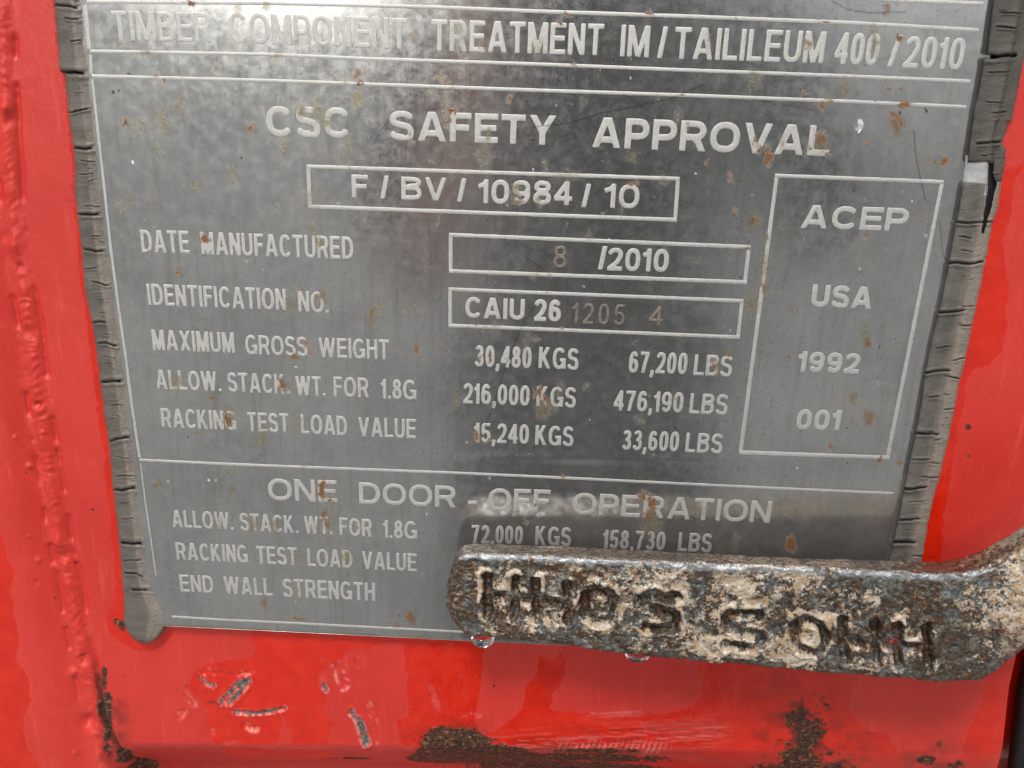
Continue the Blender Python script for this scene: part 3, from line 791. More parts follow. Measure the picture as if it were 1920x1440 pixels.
def march(sd, X, Y):
    """clip grid cells by sd<0 and return points, faces, sd value at points"""
    nr, nc = sd.shape
    pts = []; key = {}; faces = []; sv = []

    def vid(k, x, y, s_):
        if k not in key:
            key[k] = len(pts); pts.append((x, y)); sv.append(s_)
        return key[k]
    ins = sd < 0
    any_ = ins[:-1, :-1] | ins[1:, :-1] | ins[1:, 1:] | ins[:-1, 1:]
    for i, j in zip(*np.nonzero(any_)):
        c = [(i, j), (i, j + 1), (i + 1, j + 1), (i + 1, j)]
        poly = []
        for k in range(4):
            p0, p1 = c[k], c[(k + 1) % 4]
            s0, s1 = sd[p0], sd[p1]
            if s0 < 0: poly.append(vid(p0, X[p0], Y[p0], s0))
            if (s0 < 0) != (s1 < 0):
                t = s0 / (s0 - s1)
                e = (min(p0, p1), max(p0, p1))
                poly.append(vid(e, X[p0] + (X[p1] - X[p0]) * t, Y[p0] + (Y[p1] - Y[p0]) * t, 0.0))
        if len(poly) >= 3: faces.append(poly)
    return np.array(pts), faces, np.array(sv)


def text_word(text, x0, y0, x1, y1, cap, w=.165, gapk=.115, N=26, lift=.055, bev=.09):
    """(x0,y0)-(x1,y1): baseline ends in photo pixels, cap: cap height in pixels -> verts (mm), faces"""
    A0 = at(x0, y0); A1 = at(x1, y1)
    top = at((x0 + x1) / 2, (y0 + y1) / 2 - cap); mid = (A0 + A1) / 2
    H = top[2] - mid[2]
    ex = (A1 - A0); Lw = np.linalg.norm(ex); ex = ex / Lw
    tot = Lw / H
    fix = sum((w if GW[c] == 0 else 0) for c in text)
    var = sum(GW[c] for c in text) + gapk * (len(text) - 1)
    k = max(.2, (tot - fix) / var)
    x = 0; Vs_, Fs, off = [], [], 0
    for c in text:
        W = w if GW[c] == 0 else GW[c] * k
        W = max(W, w)
        P = glyph(c, W, w)
        lo = -.22 if c == ',' else -.02
        nx = max(4, int(N * (W + .04)) + 2); ny = int(N * (1.02 - lo)) + 2
        X, Y = np.meshgrid(np.linspace(-.03, W + .03, nx), np.linspace(lo, 1.02, ny))
        ww = .012 * (fbm((X + x) * 9, Y * 9 + len(text), 2, int(abs(x0))) - .5)
        sd = strokes_sd(X, Y, P, w, c != ',') + ww
        pts, fc, sv = march(sd, X, Y)
        if len(pts):
            Q = A0[None] + ex[None] * ((pts[:, 0] + x) * H)[:, None]
            Q[:, 2] += pts[:, 1] * H
            uu_, vv2 = pix(Q)
            z = lift * sstep(-.02, bev, -sv * H) + .012
            Q[:, 1] = -hplate(uu_, vv2) - z
            Vs_.append(Q); Fs += [[i + off for i in f] for f in fc]; off += len(pts)
        x += W + gapk * k
    return np.vstack(Vs_), Fs


def merge(parts):
    V_, F_, off = [], [], 0
    for v, f in parts:
        V_.append(v); F_ += [[i + off for i in q] for q in f]; off += len(v)
    return np.vstack(V_), F_


LINES = [
 ('TIMBER COMPONENT TREATMENT IM / TAILILEUM 400 / 2010', .145, [('TIMBER',213,76,398,79.5,56),('COMPONENT',431,80.5,764,92.5,58),('TREATMENT',809,95,1130,104,59),('IM',1162,105.5,1216,108,59.5),('/',1232,109,1248,109.5,60),('TAILILEUM',1262,110,1543,119,60),
   ('400',1563,120,1645,122.5,60),('/',1663,125,1683,125.5,60),('2010',1692,127,1803,131,60)]),
 ('CSC SAFETY APPROVAL', .195, [('CSC',500,255,658,259,57),('SAFETY',731,262,1042,272,55),('APPROVAL',1109,276,1553,293,57)]),
 ('F / BV / 10984 / 10', .18, [('F',660,370,691,371,43),('/',713,372,730,372.5,43),('BV',752.5,374,838,376.5,43),('/',857,378,874,378.5,44),('10984',897,381,1072,385,45),('/',1090,388,1106,388.5,44),('10',1132,389,1197,391,45)]),
 ('DATE MANUFACTURED', .15, [('DATE',266,473,356,475.5,42),('MANUFACTURED',378,477,663,486,42)]),
 ('/2010', .18, [('/',1121,505,1136,505.5,44),('2010',1138,507,1252,510,43)]),
 ('IDENTIFICATION NO.', .15, [('IDENTIFICATION',278,572,537.5,582,40),('NO.',560,584,616.5,587,39)]),
 ('CAIU 26', .18, [('CAIU',872,595,983,600,39),('26',1001,601.5,1051,603,41)]),
 ('MAXIMUM GROSS WEIGHT', .15, [('MAXIMUM',287,656,441,662,38),('GROSS',461,664,577,668,36),('WEIGHT',598,670,730,674,37)]),
 ('30,480 KGS 67,200 LBS', .17, [('30,480',890,687,996,690.5,40),('KGS',1009.5,690,1084,693.5,40),('67,200',1178,698.5,1287,701.5,40),('LBS',1299.5,703,1371,705.5,39)]),
 ('ALLOW. STACK. WT. FOR 1.8G', .15, [('ALLOW.',294,729,416,733.5,36),('STACK.',428,734,543.5,739,36),('WT.',555,741,611,742.5,36),('FOR',626,743,692,745.5,37),('1.8G',715,747,781,749.5,37)]),
 ('216,000 KGS 476,190 LBS', .17, [('216,000',868.5,756,992.5,761,38),('KGS',1005.5,762,1079,764.5,38),('476,190',1150,769.5,1279.5,773.5,38),('LBS',1291.5,775,1362.5,777.5,38)]),
 ('RACKING TEST LOAD VALUE', .15, [('RACKING',304,800.5,444,806.5,35.5),('TEST',465,808.5,543,811,35.5),('LOAD',565,812.5,651.5,816.5,36),('VALUE',672,818,780,822,36)]),
 ('15,240 KGS 33,600 LBS', .17, [('15,240',889,829,991,832.5,36.5),('KGS',1003,834,1074.5,837,37),('33,600',1165.5,843,1271.5,846.5,37),('LBS',1284,847.5,1353,850,36.5)]),
 ('ONE DOOR - OFF OPERATION', .165, [('ONE',504,937.5,633,942,41),('DOOR',674,944,855,951.5,40),('-',877,957,894,957.5,40),('OFF',915,957,1031,960.5,42),('OPERATION',1073,964,1443,981,41)]),
 ('ALLOW. STACK. WT. FOR 1.8G', .15, [('ALLOW.',324,988,439,993,32.5),('STACK.',451,994,560,1000,32.5),('WT.',571,1000.7,624,1002,33),('FOR',637,1003,698,1006.5,33),('1.8G',719,1008,782.5,1010.5,33)]),
 ('72,000 KGS 158,730 LBS', .17, [('72,000',884,1018,980,1020.5,34),('KGS',1003,1021,1070,1024,35),('158,730',1130,1028,1246,1032,35),('LBS',1270,1033,1333,1036,35)]),
 ('RACKING TEST LOAD VALUE', .15, [('RACKING',332,1049,466,1055,32.5),('TEST',482,1056.5,558,1060,33),('LOAD',577,1061.5,661.5,1065,33),('VALUE',679,1066.5,781.5,1071,33)]),
 ('END WALL STRENGTH', .15, [('END',339,1109,401.5,1111.5,32),('WALL',421,1113,511.5,1117.5,32.5),('STRENGTH',531,1119,704,1127,34)]),
 ('ACEP', .205, [('ACEP',1500,427,1699,434,43.5)]),
 ('USA', .205, [('USA',1519,574,1633,579,41)]),
 ('1992', .20, [('1992',1494,696,1609,701,38)]),
 ('001', .20, [('001',1491,805,1573,807,38)]),
]
WT = {.17: .155, .15: .145}
for full, wst, words in LINES:
    V_, F_ = merge([text_word(t_, *b_, w=WT.get(wst, wst * 1.07)) for (t_, *b_) in words])
    uu_, vv2 = pix(V_)
    oo = mesh_obj('lettering', V_, F_, M_ETCH, plate_o, plate, stain(uu_, vv2))
    oo['label'] = 'etched line reading ' + full
# hand stamped characters
V_, F_ = merge([text_word('8', 1037, 502, 1061.5, 502.5, 42, w=.14, lift=.16), text_word('1205', 1072, 606, 1170, 610, 39, w=.13, gapk=.30, lift=.16), text_word('4', 1216, 610, 1242, 611, 37, w=.14, lift=.16)])
oo = mesh_obj('lettering', V_, F_, M_STAMP, plate_o, plate)
oo['label'] = 'hand stamped brown digits 8 and 1205 4'


def strip(pts, wpx, closed=False, lift=.045):
    """etched rule along photo-pixel polyline, width in px"""
    P = []
    for a, b in zip(pts[:-1], pts[1:]):
        n = max(2, int(math.hypot(b[0] - a[0], b[1] - a[1]) / 4))
        for i in range(n): P.append((a[0] + (b[0] - a[0]) * i / n, a[1] + (b[1] - a[1]) * i / n))
    P.append(pts[-1])
    P = np.array(P)
    T = np.gradient(P, axis=0); T /= np.linalg.norm(T, axis=1)[:, None] + 1e-9
    N_ = np.stack([-T[:, 1], T[:, 0]], 1)
    sgn = [-.5, -.38, 0, .38, .5]; zz = [0, 1, 1, 1, 0]
    wv2 = wpx * 1.2 * (1 + .22 * (fbm(np.arange(len(P)) / 3., np.full(len(P), pts[0][0]), 3, 8) - .5))
    rows = []
    for s_, z in zip(sgn, zz):
        q_ = P + N_ * (s_ * wv2)[:, None]
        Q = at(q_[:, 0], q_[:, 1]); Q[:, 1] = -hplate(q_[:, 0], q_[:, 1]) - .012 - lift * z
        rows.append(Q)
    V_ = np.stack(rows, 1).reshape(-1, 3)
    return V_, [list(map(int, f)) for f in grid_faces(len(P), 5)]


def rules(label, parts):
    V_, F_ = merge(parts)
    uu_, vv2 = pix(V_)
    oo = mesh_obj('border_line', V_, F_, M_ETCH, plate_o, plate, stain(uu_, vv2))
    oo['label'] = label


def box(a, b, c, d, wpx):
    """four mitred sides a-b-c-d (corner centre lines)"""
    h_ = wpx / 2
    out = []
    # horizontals run full length, verticals butt between them
    out.append(strip([(a[0] - h_, a[1]), (b[0] + h_, b[1])], wpx)); out.append(strip([(d[0] - h_, d[1]), (c[0] + h_, c[1])], wpx))
    out.append(strip([(a[0], a[1] + h_ + .6), (d[0], d[1] - h_ - .6)], wpx)); out.append(strip([(b[0], b[1] + h_ + .6), (c[0], c[1] - h_ - .6)], wpx))
    return out


rules('etched rule above the timber line', [strip([(163,3),(500,6),(805,13),(1000,21),(1300,31),(1600,43),(1843,57)], 6)])
rules('etched rule near the top edge of the photo', [strip([(1560,-6),(1673,0),(1845,7)], 6)])
rules('etched rule below the timber line', [strip([(170,96),(500,102),(683,110),(1000,120),(1300,132),(1600,143),(1831,153)], 5.5)])
rules('etched rule above the approval heading', [strip([(172,142.5),(500,151),(1000,169),(1300,179),(1600,190.5),(1822,201)], 5.5)])
rules('etched border line down the left edge', [strip([(159,10),(164,60),(167,91)], 7), strip([(170,102),(171,138)], 5), strip([(173,148),(184,250),(193,330),(207,463),(221,570),(235,665),(248,765),(262,857)], 4.2), strip([(264,868),(272,935),(283,1010),(293,1080)], 2.4)])
rules('etched rule above the one door off heading', [strip([(262,862),(480,872),(860,887),(1100,898),(1440,915),(1686,926)], 4.2)])
rules('etched rule along the bottom edge', [strip([(322,1156),(420,1162),(600,1171),(860,1184),(1100,1195),(1400,1208),(1640,1216)], 3.5)])
rules('etched box around the approval number', box((578,312),(1271,335),(1266,412),(581,387), 6))
rules('etched box around the manufacture date', box((845,440),(1404,463),(1397,529),(845,508), 6))
rules('etched box around the identification number', box((844,542),(1391,564),(1384,632),(844,610), 5.5))
rules('etched tall box around the examination programme number', box((1456,329),(1766,341),(1665,858),(1389,848), 6))

# ------------------------------------------------------------------ cracked rubber edge trims
def trim(name, label, vr, outer, inner, cracks, fac, profile, nt=44, dv_=1.5, holes=None, endround=0, mat=None, thick=3.6, seed=1, slope=.03):
    vs = np.arange(vr[0], vr[1], dv_)
    T_, V2 = np.meshgrid(np.linspace(0, 1, nt), vs)
    jag = lambda sd_: (fbm(V2 / 7, V2 * 0 + sd_, 3, seed) - .5) * 2.4
    xo = interp(V2, outer) + jag(2.) * 1.2; xi = interp(V2, inner) + jag(5.) * .5
    Uu = xo + (xi - xo) * T_
    tt = T_ if outer[0][1] < inner[0][1] else T_
    vv3 = V2 + (Uu - xo) * slope * (1 if outer[0][1] < inner[0][1] else -1)
    hh = interp(T_, profile)
    # rounded lengthways sides
    hh = hh * sstep(-.001, .05, np.minimum(T_, 1 - T_)) ** .5
    hh += .28 * (fbm(Uu / 16, V2 / 22, 3, seed + 3) - .5) + .08 * (fbm(Uu / 5, V2 / 3, 3, seed + 4) - .5)
    ck = np.zeros_like(Uu)
    rs = np.random.RandomState(seed)
    for (cv, t0, t1, wd, dp) in cracks:
        wave = cv + (12 * (fbm(T_ * 1.1, T_ * 0 + cv * 1.7, 2, seed + 9) - .5)) + 6 * (fbm(T_ * 2.6, T_ * 0 + cv, 3, seed + int(abs(cv))) - .5) * (1 + wd * .15) 
        d = V2 - wave
        m = sstep(t0 - .06, t0 + .04, T_) * (1 - sstep(t1 - .04, t1 + .06, T_))
        ck = np.maximum(ck, m * (1 - sstep(wd * .22, wd * .62, np.abs(d))))
        vary = .35 + 1.1 * fbm(T_ * 5 + cv, V2 * 0 + cv * .7, 2, 3)
        ck = ck * 1.0
        hh -= dp * m * vary * (1 - sstep(wd * .2, wd * 1.1, np.abs(d)))
        hh += .35 * min(dp, 1) * vary * m * np.exp(-((d - wd * 2.2) / (wd * 1.2)) ** 2)
        hh += .2 * min(dp, 1) * m * np.exp(-((d + wd * 2.2) / (wd * 1.2)) ** 2)
    if endround:
        for sgn_, ve_ in ((1, vr[0]), (-1, vr[1])):
            if (endround & (1 if sgn_ > 0 else 2)):
                q_ = np.clip((V2 - ve_) * sgn_ / 9., 0, 1)
                hh *= (.25 + .75 * np.sqrt(np.clip(1 - (1 - q_) ** 2, 0, 1)))
    base = at(Uu, vv3, DY - .2)
    P_ = at(Uu, vv3, DY - .2 - hh * 0)
    P_ = at(Uu, vv3, DY - .3 - np.maximum(hh, .05))
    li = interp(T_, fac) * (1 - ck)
    keep = np.ones((len(vs) - 1, nt - 1), bool)
    if holes is not None:
        hm_ = holes(Uu, vv3)
        keep = ~(hm_[:-1, :-1] | hm_[1:, 1:])
    n0 = P_.reshape(-1, 3)
    f = grid_faces(len(vs), nt, keep)
    # side walls back to the door
    r_ = len(vs)
    per = np.concatenate([np.arange(nt), np.arange(1, r_) * nt + nt - 1, (r_ - 1) * nt + np.arange(nt - 2, -1, -1), np.arange(r_ - 2, 0, -1) * nt])
    wall = n0[per].copy(); wall[:, 1] = DY + .3
    k_ = len(per)
    fa = np.stack([per, len(n0) + np.arange(k_), len(n0) + np.roll(np.arange(k_), -1), np.roll(per, -1)], -1)
    Vt = np.vstack([n0, wall]); f = np.vstack([f, fa])
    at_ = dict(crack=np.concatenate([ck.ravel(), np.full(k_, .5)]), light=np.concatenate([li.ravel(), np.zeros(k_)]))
    og = at((outer[-1][1] + inner[-1][1]) / 2, vr[1], DY)
    o_ = mesh_obj(name, Vt, f, mat or M_TRIM, og, None, at_)
    return tag(o_, label, 'edge trim', 'cracked rubber trims along the plate edges')


rs = np.random.RandomState(12)
lc = [(12,0,1,2.6,1.6),(38,.35,.95,1.6,.8),(75,.45,.8,1.3,.6),(133,0,1,4.0,2.2),(175,.3,.6,1.0,.4),(205,.0,.95,1.6,.9),(275,0,1,3.0,1.8),(305,.3,.8,1.2,.5),(323,.2,.7,1.2,.5),(340,.5,.8,1.0,.4),(385,.3,.9,1.2,.5),(402,0,1,2.6,1.6),(440,.4,.8,1.0,.4),
      (470,.1,1,2.4,1.5),(500,.05,.5,1.2,.5),(532,.3,1,1.6,.8),(560,.4,.7,1.0,.4),(603,.0,.5,2.0,1.2),(627,.3,.6,1,.4),(647,.1,1,2.0,1.0),(668,.3,.7,1.0,.4),(715,0,1,3.0,1.7),(757,.3,.7,1.2,.5),(782,.3,.6,1.0,.4),(823,.05,1,2.6,1.5),(858,.2,.7,1.2,.5),
      (895,.2,.9,1.3,.6),(915,0,1,2.8,1.6),(940,.2,.7,1,.4),(972,.2,.6,1.2,.5),(1015,.1,1,3.0,1.7),(1050,.1,.7,1.6,.8),(1078,.1,.7,1.8,.9),(1103,.3,1,2.4,1.3)]
for _ in range(20):
    v0 = rs.uniform(0, 1120); t0 = rs.uniform(.0, .7)
    lc.append((v0, t0, t0 + rs.uniform(.1, .3), rs.uniform(.6, 1.1), rs.uniform(.2, .45)))
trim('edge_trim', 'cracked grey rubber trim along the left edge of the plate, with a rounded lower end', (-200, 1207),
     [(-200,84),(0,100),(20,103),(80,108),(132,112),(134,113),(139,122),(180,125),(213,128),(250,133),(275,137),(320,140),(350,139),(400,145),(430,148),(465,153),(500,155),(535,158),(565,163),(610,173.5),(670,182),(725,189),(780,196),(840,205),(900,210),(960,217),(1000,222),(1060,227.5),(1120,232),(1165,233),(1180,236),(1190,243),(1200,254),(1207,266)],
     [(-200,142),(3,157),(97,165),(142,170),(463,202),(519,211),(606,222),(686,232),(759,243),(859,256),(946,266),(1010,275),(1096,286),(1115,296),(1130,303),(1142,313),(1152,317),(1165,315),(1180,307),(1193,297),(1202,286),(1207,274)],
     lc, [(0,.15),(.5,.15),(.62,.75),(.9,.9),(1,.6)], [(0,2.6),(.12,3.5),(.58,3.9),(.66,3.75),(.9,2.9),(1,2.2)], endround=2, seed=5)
uc = [(22,.3,.75,1.4,.7),(50,.35,.8,1.8,.9),(103,.25,.98,4.2,3.0),(135,.3,.8,1.4,.6),(190,.3,.7,1.3,.5),(212,.2,.5,1.6,.7),(268,.1,.75,2.2,1.2),(290,.3,.6,1.3,.5)]
for _ in range(8):
    v0 = rs.uniform(0, 300); t0 = rs.uniform(.1, .7)
    uc.append((v0, t0, t0 + rs.uniform(.1, .25), rs.uniform(.6, 1.1), rs.uniform(.2, .45)))
# right-hand trims run from the outer flange (t=0) to the plate (t=1): outer edge is the larger u
trim('edge_trim', 'dark cracked rubber trim at the upper right edge of the plate, broken off below', (-200, 307),
     [(-200,1975),(0,1945),(60,1932),(100,1922),(150,1912),(200,1902),(225,1898),(227,1890),(250,1884.5),(268,1879),(276,1883),(280,1887),(307,1884)],
     [(-200,1892),(0,1860),(40,1855),(100,1849),(104,1849),(108,1843),(140,1838),(170,1833),(200,1825),(262,1817),(307,1810.5)],
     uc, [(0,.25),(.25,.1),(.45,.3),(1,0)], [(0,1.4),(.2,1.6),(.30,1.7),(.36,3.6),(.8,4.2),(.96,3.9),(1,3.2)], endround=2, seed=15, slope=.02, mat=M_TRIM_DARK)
trim('trim_flap', 'small torn rubber flap beside the gap in the right trim', (296, 343),
     [(296,1886),(325,1881),(343,1877)], [(296,1862),(315,1862),(325,1860),(343,1866)],
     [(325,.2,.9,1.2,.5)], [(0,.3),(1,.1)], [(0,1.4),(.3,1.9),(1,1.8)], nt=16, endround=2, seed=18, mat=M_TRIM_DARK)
rc = [(415,.0,1,2.0,1.1),(398,.7,1,1.0,.4),(447,.5,.8,1.6,.7),(495,.1,1,2.6,1.5),(470,.4,.7,1.4,.6),(582,.3,1,2.4,1.3),(570,.1,.4,1.2,.5),(610,.0,.3,1.6,.8),(649,.5,.8,1.3,.6),(676,0,.3,1.6,.8),(697,.35,1,2.3,1.2),(707,0,.4,1.6,.8),(744,.5,.75,1.6,.8),(768,.0,.3,1.5,.7),
      (815,.3,1,2.6,1.5),(824,.25,.4,1.6,.8),(860,.4,.9,1.6,.8),(866,.1,.4,1.3,.5),(895,0,.5,1.6,.8),(913,.3,1,2.4,1.4),(940,.2,.7,1.2,.5),(975,.3,.9,2.2,1.1),(1018,.3,.95,3.0,1.4),(1045,0,.3,1.4,.6)]
for _ in range(23):
    v0 = rs.uniform(345, 1060); t0 = rs.uniform(.0, .75)
    rc.append((v0, t0, t0 + rs.uniform(.1, .25), rs.uniform(.6, 1.2), rs.uniform(.2, .5)))


def slot(u, v):
    c = np.interp(v, [330, 345, 435], [1862, 1861, 1843]); wd = np.interp(v, [330, 345, 400, 437], [8, 7.5, 4.5, 1.5])
    return (np.abs(u - c) < wd) & (v < 437)


trim('edge_trim', 'cracked grey rubber trim down the lower right edge of the plate behind the handle', (337, 1195),
     [(337,1878),(345,1877),(390,1871),(420,1860),(460,1853.5),(530,1839.6),(595,1826),(640,1817),(680,1808),(720,1798),(770,1789),(830,1777),(870,1767),(900,1760),(940,1749),(985,1739),(1040,1731),(1195,1700)],
     [(337,1805),(415,1791),(460,1782),(510,1773.6),(585,1758),(630,1746),(690,1733.7),(755,1725),(815,1714.6),(860,1704),(910,1694),(960,1685),(1020,1672),(1050,1665),(1195,1636)],
     rc, [(0,.7),(.16,.75),(.30,.95),(.42,.4),(.55,.1),(.85,.15),(1,0)], [(0,1.6),(.18,2.0),(.30,2.6),(.42,3.5),(.8,4.1),(.95,3.8),(1,3.0)], endround=1, seed=25, slope=.02, holes=slot)

# black backing sheet added to stand in for the dark inside the right trim's slot and gap
lv = np.linspace(290, 470, 24); LT, LV = np.meshgrid(np.linspace(0, 1, 8), lv)
lo_ = interp(LV, [(290, 1884), (345, 1872), (470, 1846)]); li_ = interp(LV, [(290, 1812), (345, 1802), (470, 1782)])
LP = at(lo_ + (li_ - lo_) * LT, LV, DY - .9)
trims = [o_ for o_ in COL.objects if o_.name.startswith('edge_trim')]
og_ = np.array(trims[-1].location) * 1000
mesh_obj('gap_backing', LP.reshape(-1, 3), grid_faces(24, 8), M_BLACK, og_, trims[-1])

# ------------------------------------------------------------------ lock handle
# stations: (back-top, front-top, middle, crease, front-bottom) photo pixels with depth Y
def hs(u, tb, tf, md, cr, bf, yt, ym, yb, th=8.):
    return [tb + (yt + th,), tf + (yt,), md + (ym,), cr + (ym,), bf + (yb,), None, th]


YF = lambda u: -15.5 - 5.0 * (u - 840) / 960.
ST = []
ST.append(((850, 1062), (843, 1078), (838, 1100), (838, 1122), (842, 1142), 3.0))
ST.append(((853, 1042), (847, 1060), (842, 1098), (842, 1128), (847, 1162), 1.4))
ST.append(((864, 1026), (858, 1044), (856, 1096), (856, 1136), (860, 1180), .5))
ST.append(((884, 1019), (880, 1037), (878, 1094), (878, 1140), (880, 1194), 0))
for u_ in (920, 1000, 1100, 1200, 1300, 1400, 1500, 1600, 1700, 1760):
    tb = np.interp(u_, [900, 1100, 1300, 1500, 1650, 1750], [1018, 1026, 1036, 1046, 1050, 1051])
    tf = np.interp(u_, [900, 1100, 1300, 1500, 1700, 1800], [1037, 1046, 1055, 1063, 1072, 1077])
    bf = np.interp(u_, [880, 1000, 1200, 1400, 1600, 1750, 1820], [1194, 1206, 1233, 1251, 1269, 1280, 1279])
    ST.append(((u_, tb), (u_, tf), (u_, tf + (bf - tf) * .36), (u_, tf + (bf - tf) * .70), (u_, bf), 0))
ST.append(((1800, 1046), (1802, 1073), (1806, 1145), (1806, 1215), (1805, 1279), 0))
ST.append(((1830, 1035), (1835, 1069), (1842, 1128), (1846, 1190), (1842, 1275), .5))
ST.append(((1858, 1021), (1868, 1058), (1872, 1110), (1880, 1180), (1872, 1258), 2))
ST.append(((1890, 1003), (1905, 1040), (1910, 1090), (1915, 1172), (1905, 1232), 4.5))
ST.append(((1925, 982), (1945, 1015), (1950, 1065), (1955, 1155), (1945, 1195), 8))
ST.append(((1965, 955), (1990, 985), (1998, 1035), (2004, 1125), (1995, 1165), 12))
ST.append(((2080, 880), (2110, 905), (2120, 955), (2130, 1040), (2120, 1080), 20))
K = len(ST)
TH = 8.5
ctrl = np.zeros((K, 6, 3))
for i, stn in enumerate(ST):
    um = stn[2][0]; yf = YF(min(um, 1830)); back = stn[5] if i < 4 else 0.; fwd = stn[5] if i >= 4 else 0.
    th = TH * (1 - .1 * back) 
    yo = yf + back * 1.0 - fwd * .55
    bulge = 1.0 * sstep(1820, 1900, um) * 3.0
    ctrl[i, 0] = at(*stn[0], yo + th - (0 if i > 3 else back))
    ctrl[i, 1] = at(*stn[1], yo + .8 * sstep(1820, 1900, um) * 3)
    ctrl[i, 2] = at(*stn[2], yo)
    ctrl[i, 3] = at(*stn[3], yo - bulge * .8)
    ctrl[i, 4] = at(*stn[4], yo + bulge * 1.2)
    b_ = ctrl[i, 4].copy(); b_[1] += th * .9; b_[2] += 1.2
    ctrl[i, 5] = b_


def catmull(P, t):
    n = len(P); i = np.clip(np.floor(t).astype(int), 0, n - 2); f = (t - i)[:, None]
    p0 = P[np.maximum(i - 1, 0)]; p1 = P[i]; p2 = P[i + 1]; p3 = P[np.minimum(i + 2, n - 1)]
    sh_ = (len(t),) + (1,) * (P.ndim - 1); f = (t - i).reshape(sh_)
    return .5 * ((2 * p1) + (-p0 + p2) * f + (2 * p0 - 5 * p1 + 4 * p2 - p3) * f ** 2 + (-p0 + 3 * p1 - 3 * p2 + p3) * f ** 3)


# sample lengthways at even spacing
tt = np.linspace(0, K - 1, 4000)
cl_ = catmull(ctrl[:, 2], tt)
arcl = np.concatenate([[0], np.cumsum(np.linalg.norm(np.diff(cl_, axis=0), axis=1))])
NS = 760
ts = np.interp(np.linspace(0, arcl[-1], NS), arcl, tt)
Cs = catmull(ctrl, ts)                                       # NS x 6 x 3
# cross-section: polyline through the controls with rounded corners
segs = np.linalg.norm(np.diff(Cs, axis=1), axis=2)           # NS x 5
NTc = 190
sect = np.zeros((NS, NTc, 3)); tpar = np.zeros((NS, NTc))
prm = np.concatenate([np.linspace(0, 1, 26)[:-1], np.linspace(1, 4, 140)[:-1], np.linspace(4, 5, 26)])
NTc = len(prm)
sect = np.zeros((NS, NTc, 3))
rad = 1.7                                                    # mm corner rounding
for i in range(NS):
    C_ = Cs[i]
    cum = np.concatenate([[0], np.cumsum(segs[i])])
    L_ = np.interp(prm, np.arange(6), cum)
    acc = np.zeros((NTc, 3))
    ks = np.linspace(-1, 1, 9); wk = (1 - ks ** 2) + .05; wk /= wk.sum()
    for k_, w_ in zip(ks, wk):
        Lk = np.clip(L_ + k_ * rad, -3, cum[-1] + 3)
        for a_ in range(3):
            acc[:, a_] += w_ * np.interp(Lk, cum, C_[:, a_])
    sect[i] = acc
# surface frame
du_ = np.gradient(sect, axis=0); dt_ = np.gradient(sect, axis=1)
nrm = np.cross(du_, dt_); nrm /= np.linalg.norm(nrm, axis=2)[..., None] + 1e-9
if nrm[NS // 2, NTc // 2, 1] > 0: nrm = -nrm
HU, HV = pix(sect)
X_ = np.linspace(0, arcl[-1], NS)[:, None] * np.ones((1, NTc)); Y_ = np.ones((NS, 1)) * np.cumsum(np.concatenate([[0], np.linalg.norm(np.diff(sect[NS // 2], axis=0), axis=1)]))[None, :]
# stamped characters: two stamps, the right one upside down
def hh_glyph(x0, y0, x1, y1, hgt, skew):
    """H H as four posts and bars, 0 and S; box in photo pixels -> list of polylines"""
    out = []
    def pt(a, b): return (x0 + (x1 - x0) * a + skew * b, y0 + (y1 - y0) * a - hgt * b)
    L_ = lambda *q: out.append([pt(*z) for z in q])
    L_((.0, 1), (.0, 0)); L_((.145, 1), (.145, 0)); L_((.0, .5), (.145, .5)); L_((.25, 1), (.25, 0)); L_((.41, 1), (.41, 0)); L_((.25, .5), (.41, .5)); L_((.145, .5), (.25, .5))
    o0 = arc(.575, .5, .075, .42, 0, 360, 20); out.append([pt(a, b) for a, b in o0])
    s0 = [(.985, .93), (.85, .93), (.80, .80), (.82, .62), (.90, .55), (.97, .45), (.98, .25), (.95, .08), (.82, .06)]
    out.append([pt(a, b) for a, b in s0])
    return out


ga = hh_glyph(915, 1150, 1278, 1187, 70, -2)
gb = hh_glyph(1738, 1178, 1352, 1142, -72, 4)
gd = np.full(HU.shape, 1e9)
front = (prm[None, :] > .9) & (prm[None, :] < 4.1)
msk = front & (HU < 1800)
for pl in ga + gb:
    gd[msk] = np.minimum(gd[msk], polydist(HU[msk], HV[msk], pl))
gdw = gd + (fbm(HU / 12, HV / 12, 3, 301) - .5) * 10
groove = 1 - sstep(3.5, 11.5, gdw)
lip = np.exp(-((gdw - 14) / 4) ** 2)
disp = -2.3 * groove + .5 * lip
rough_ = fbm(X_ / 3.2, Y_ / 3.2, 4, 310, .6) - .5
pit = fbm(X_ / 1.1, Y_ / 1.1, 3, 320, .6)
disp += 1.5 * rough_ * (.35 + .65 * front) - .30 * sstep(.6, .78, pit) * front + .10 * (pit - .5) + .8 * (fbm(X_ / 7, Y_ / 5, 2, 330) - .5) * front
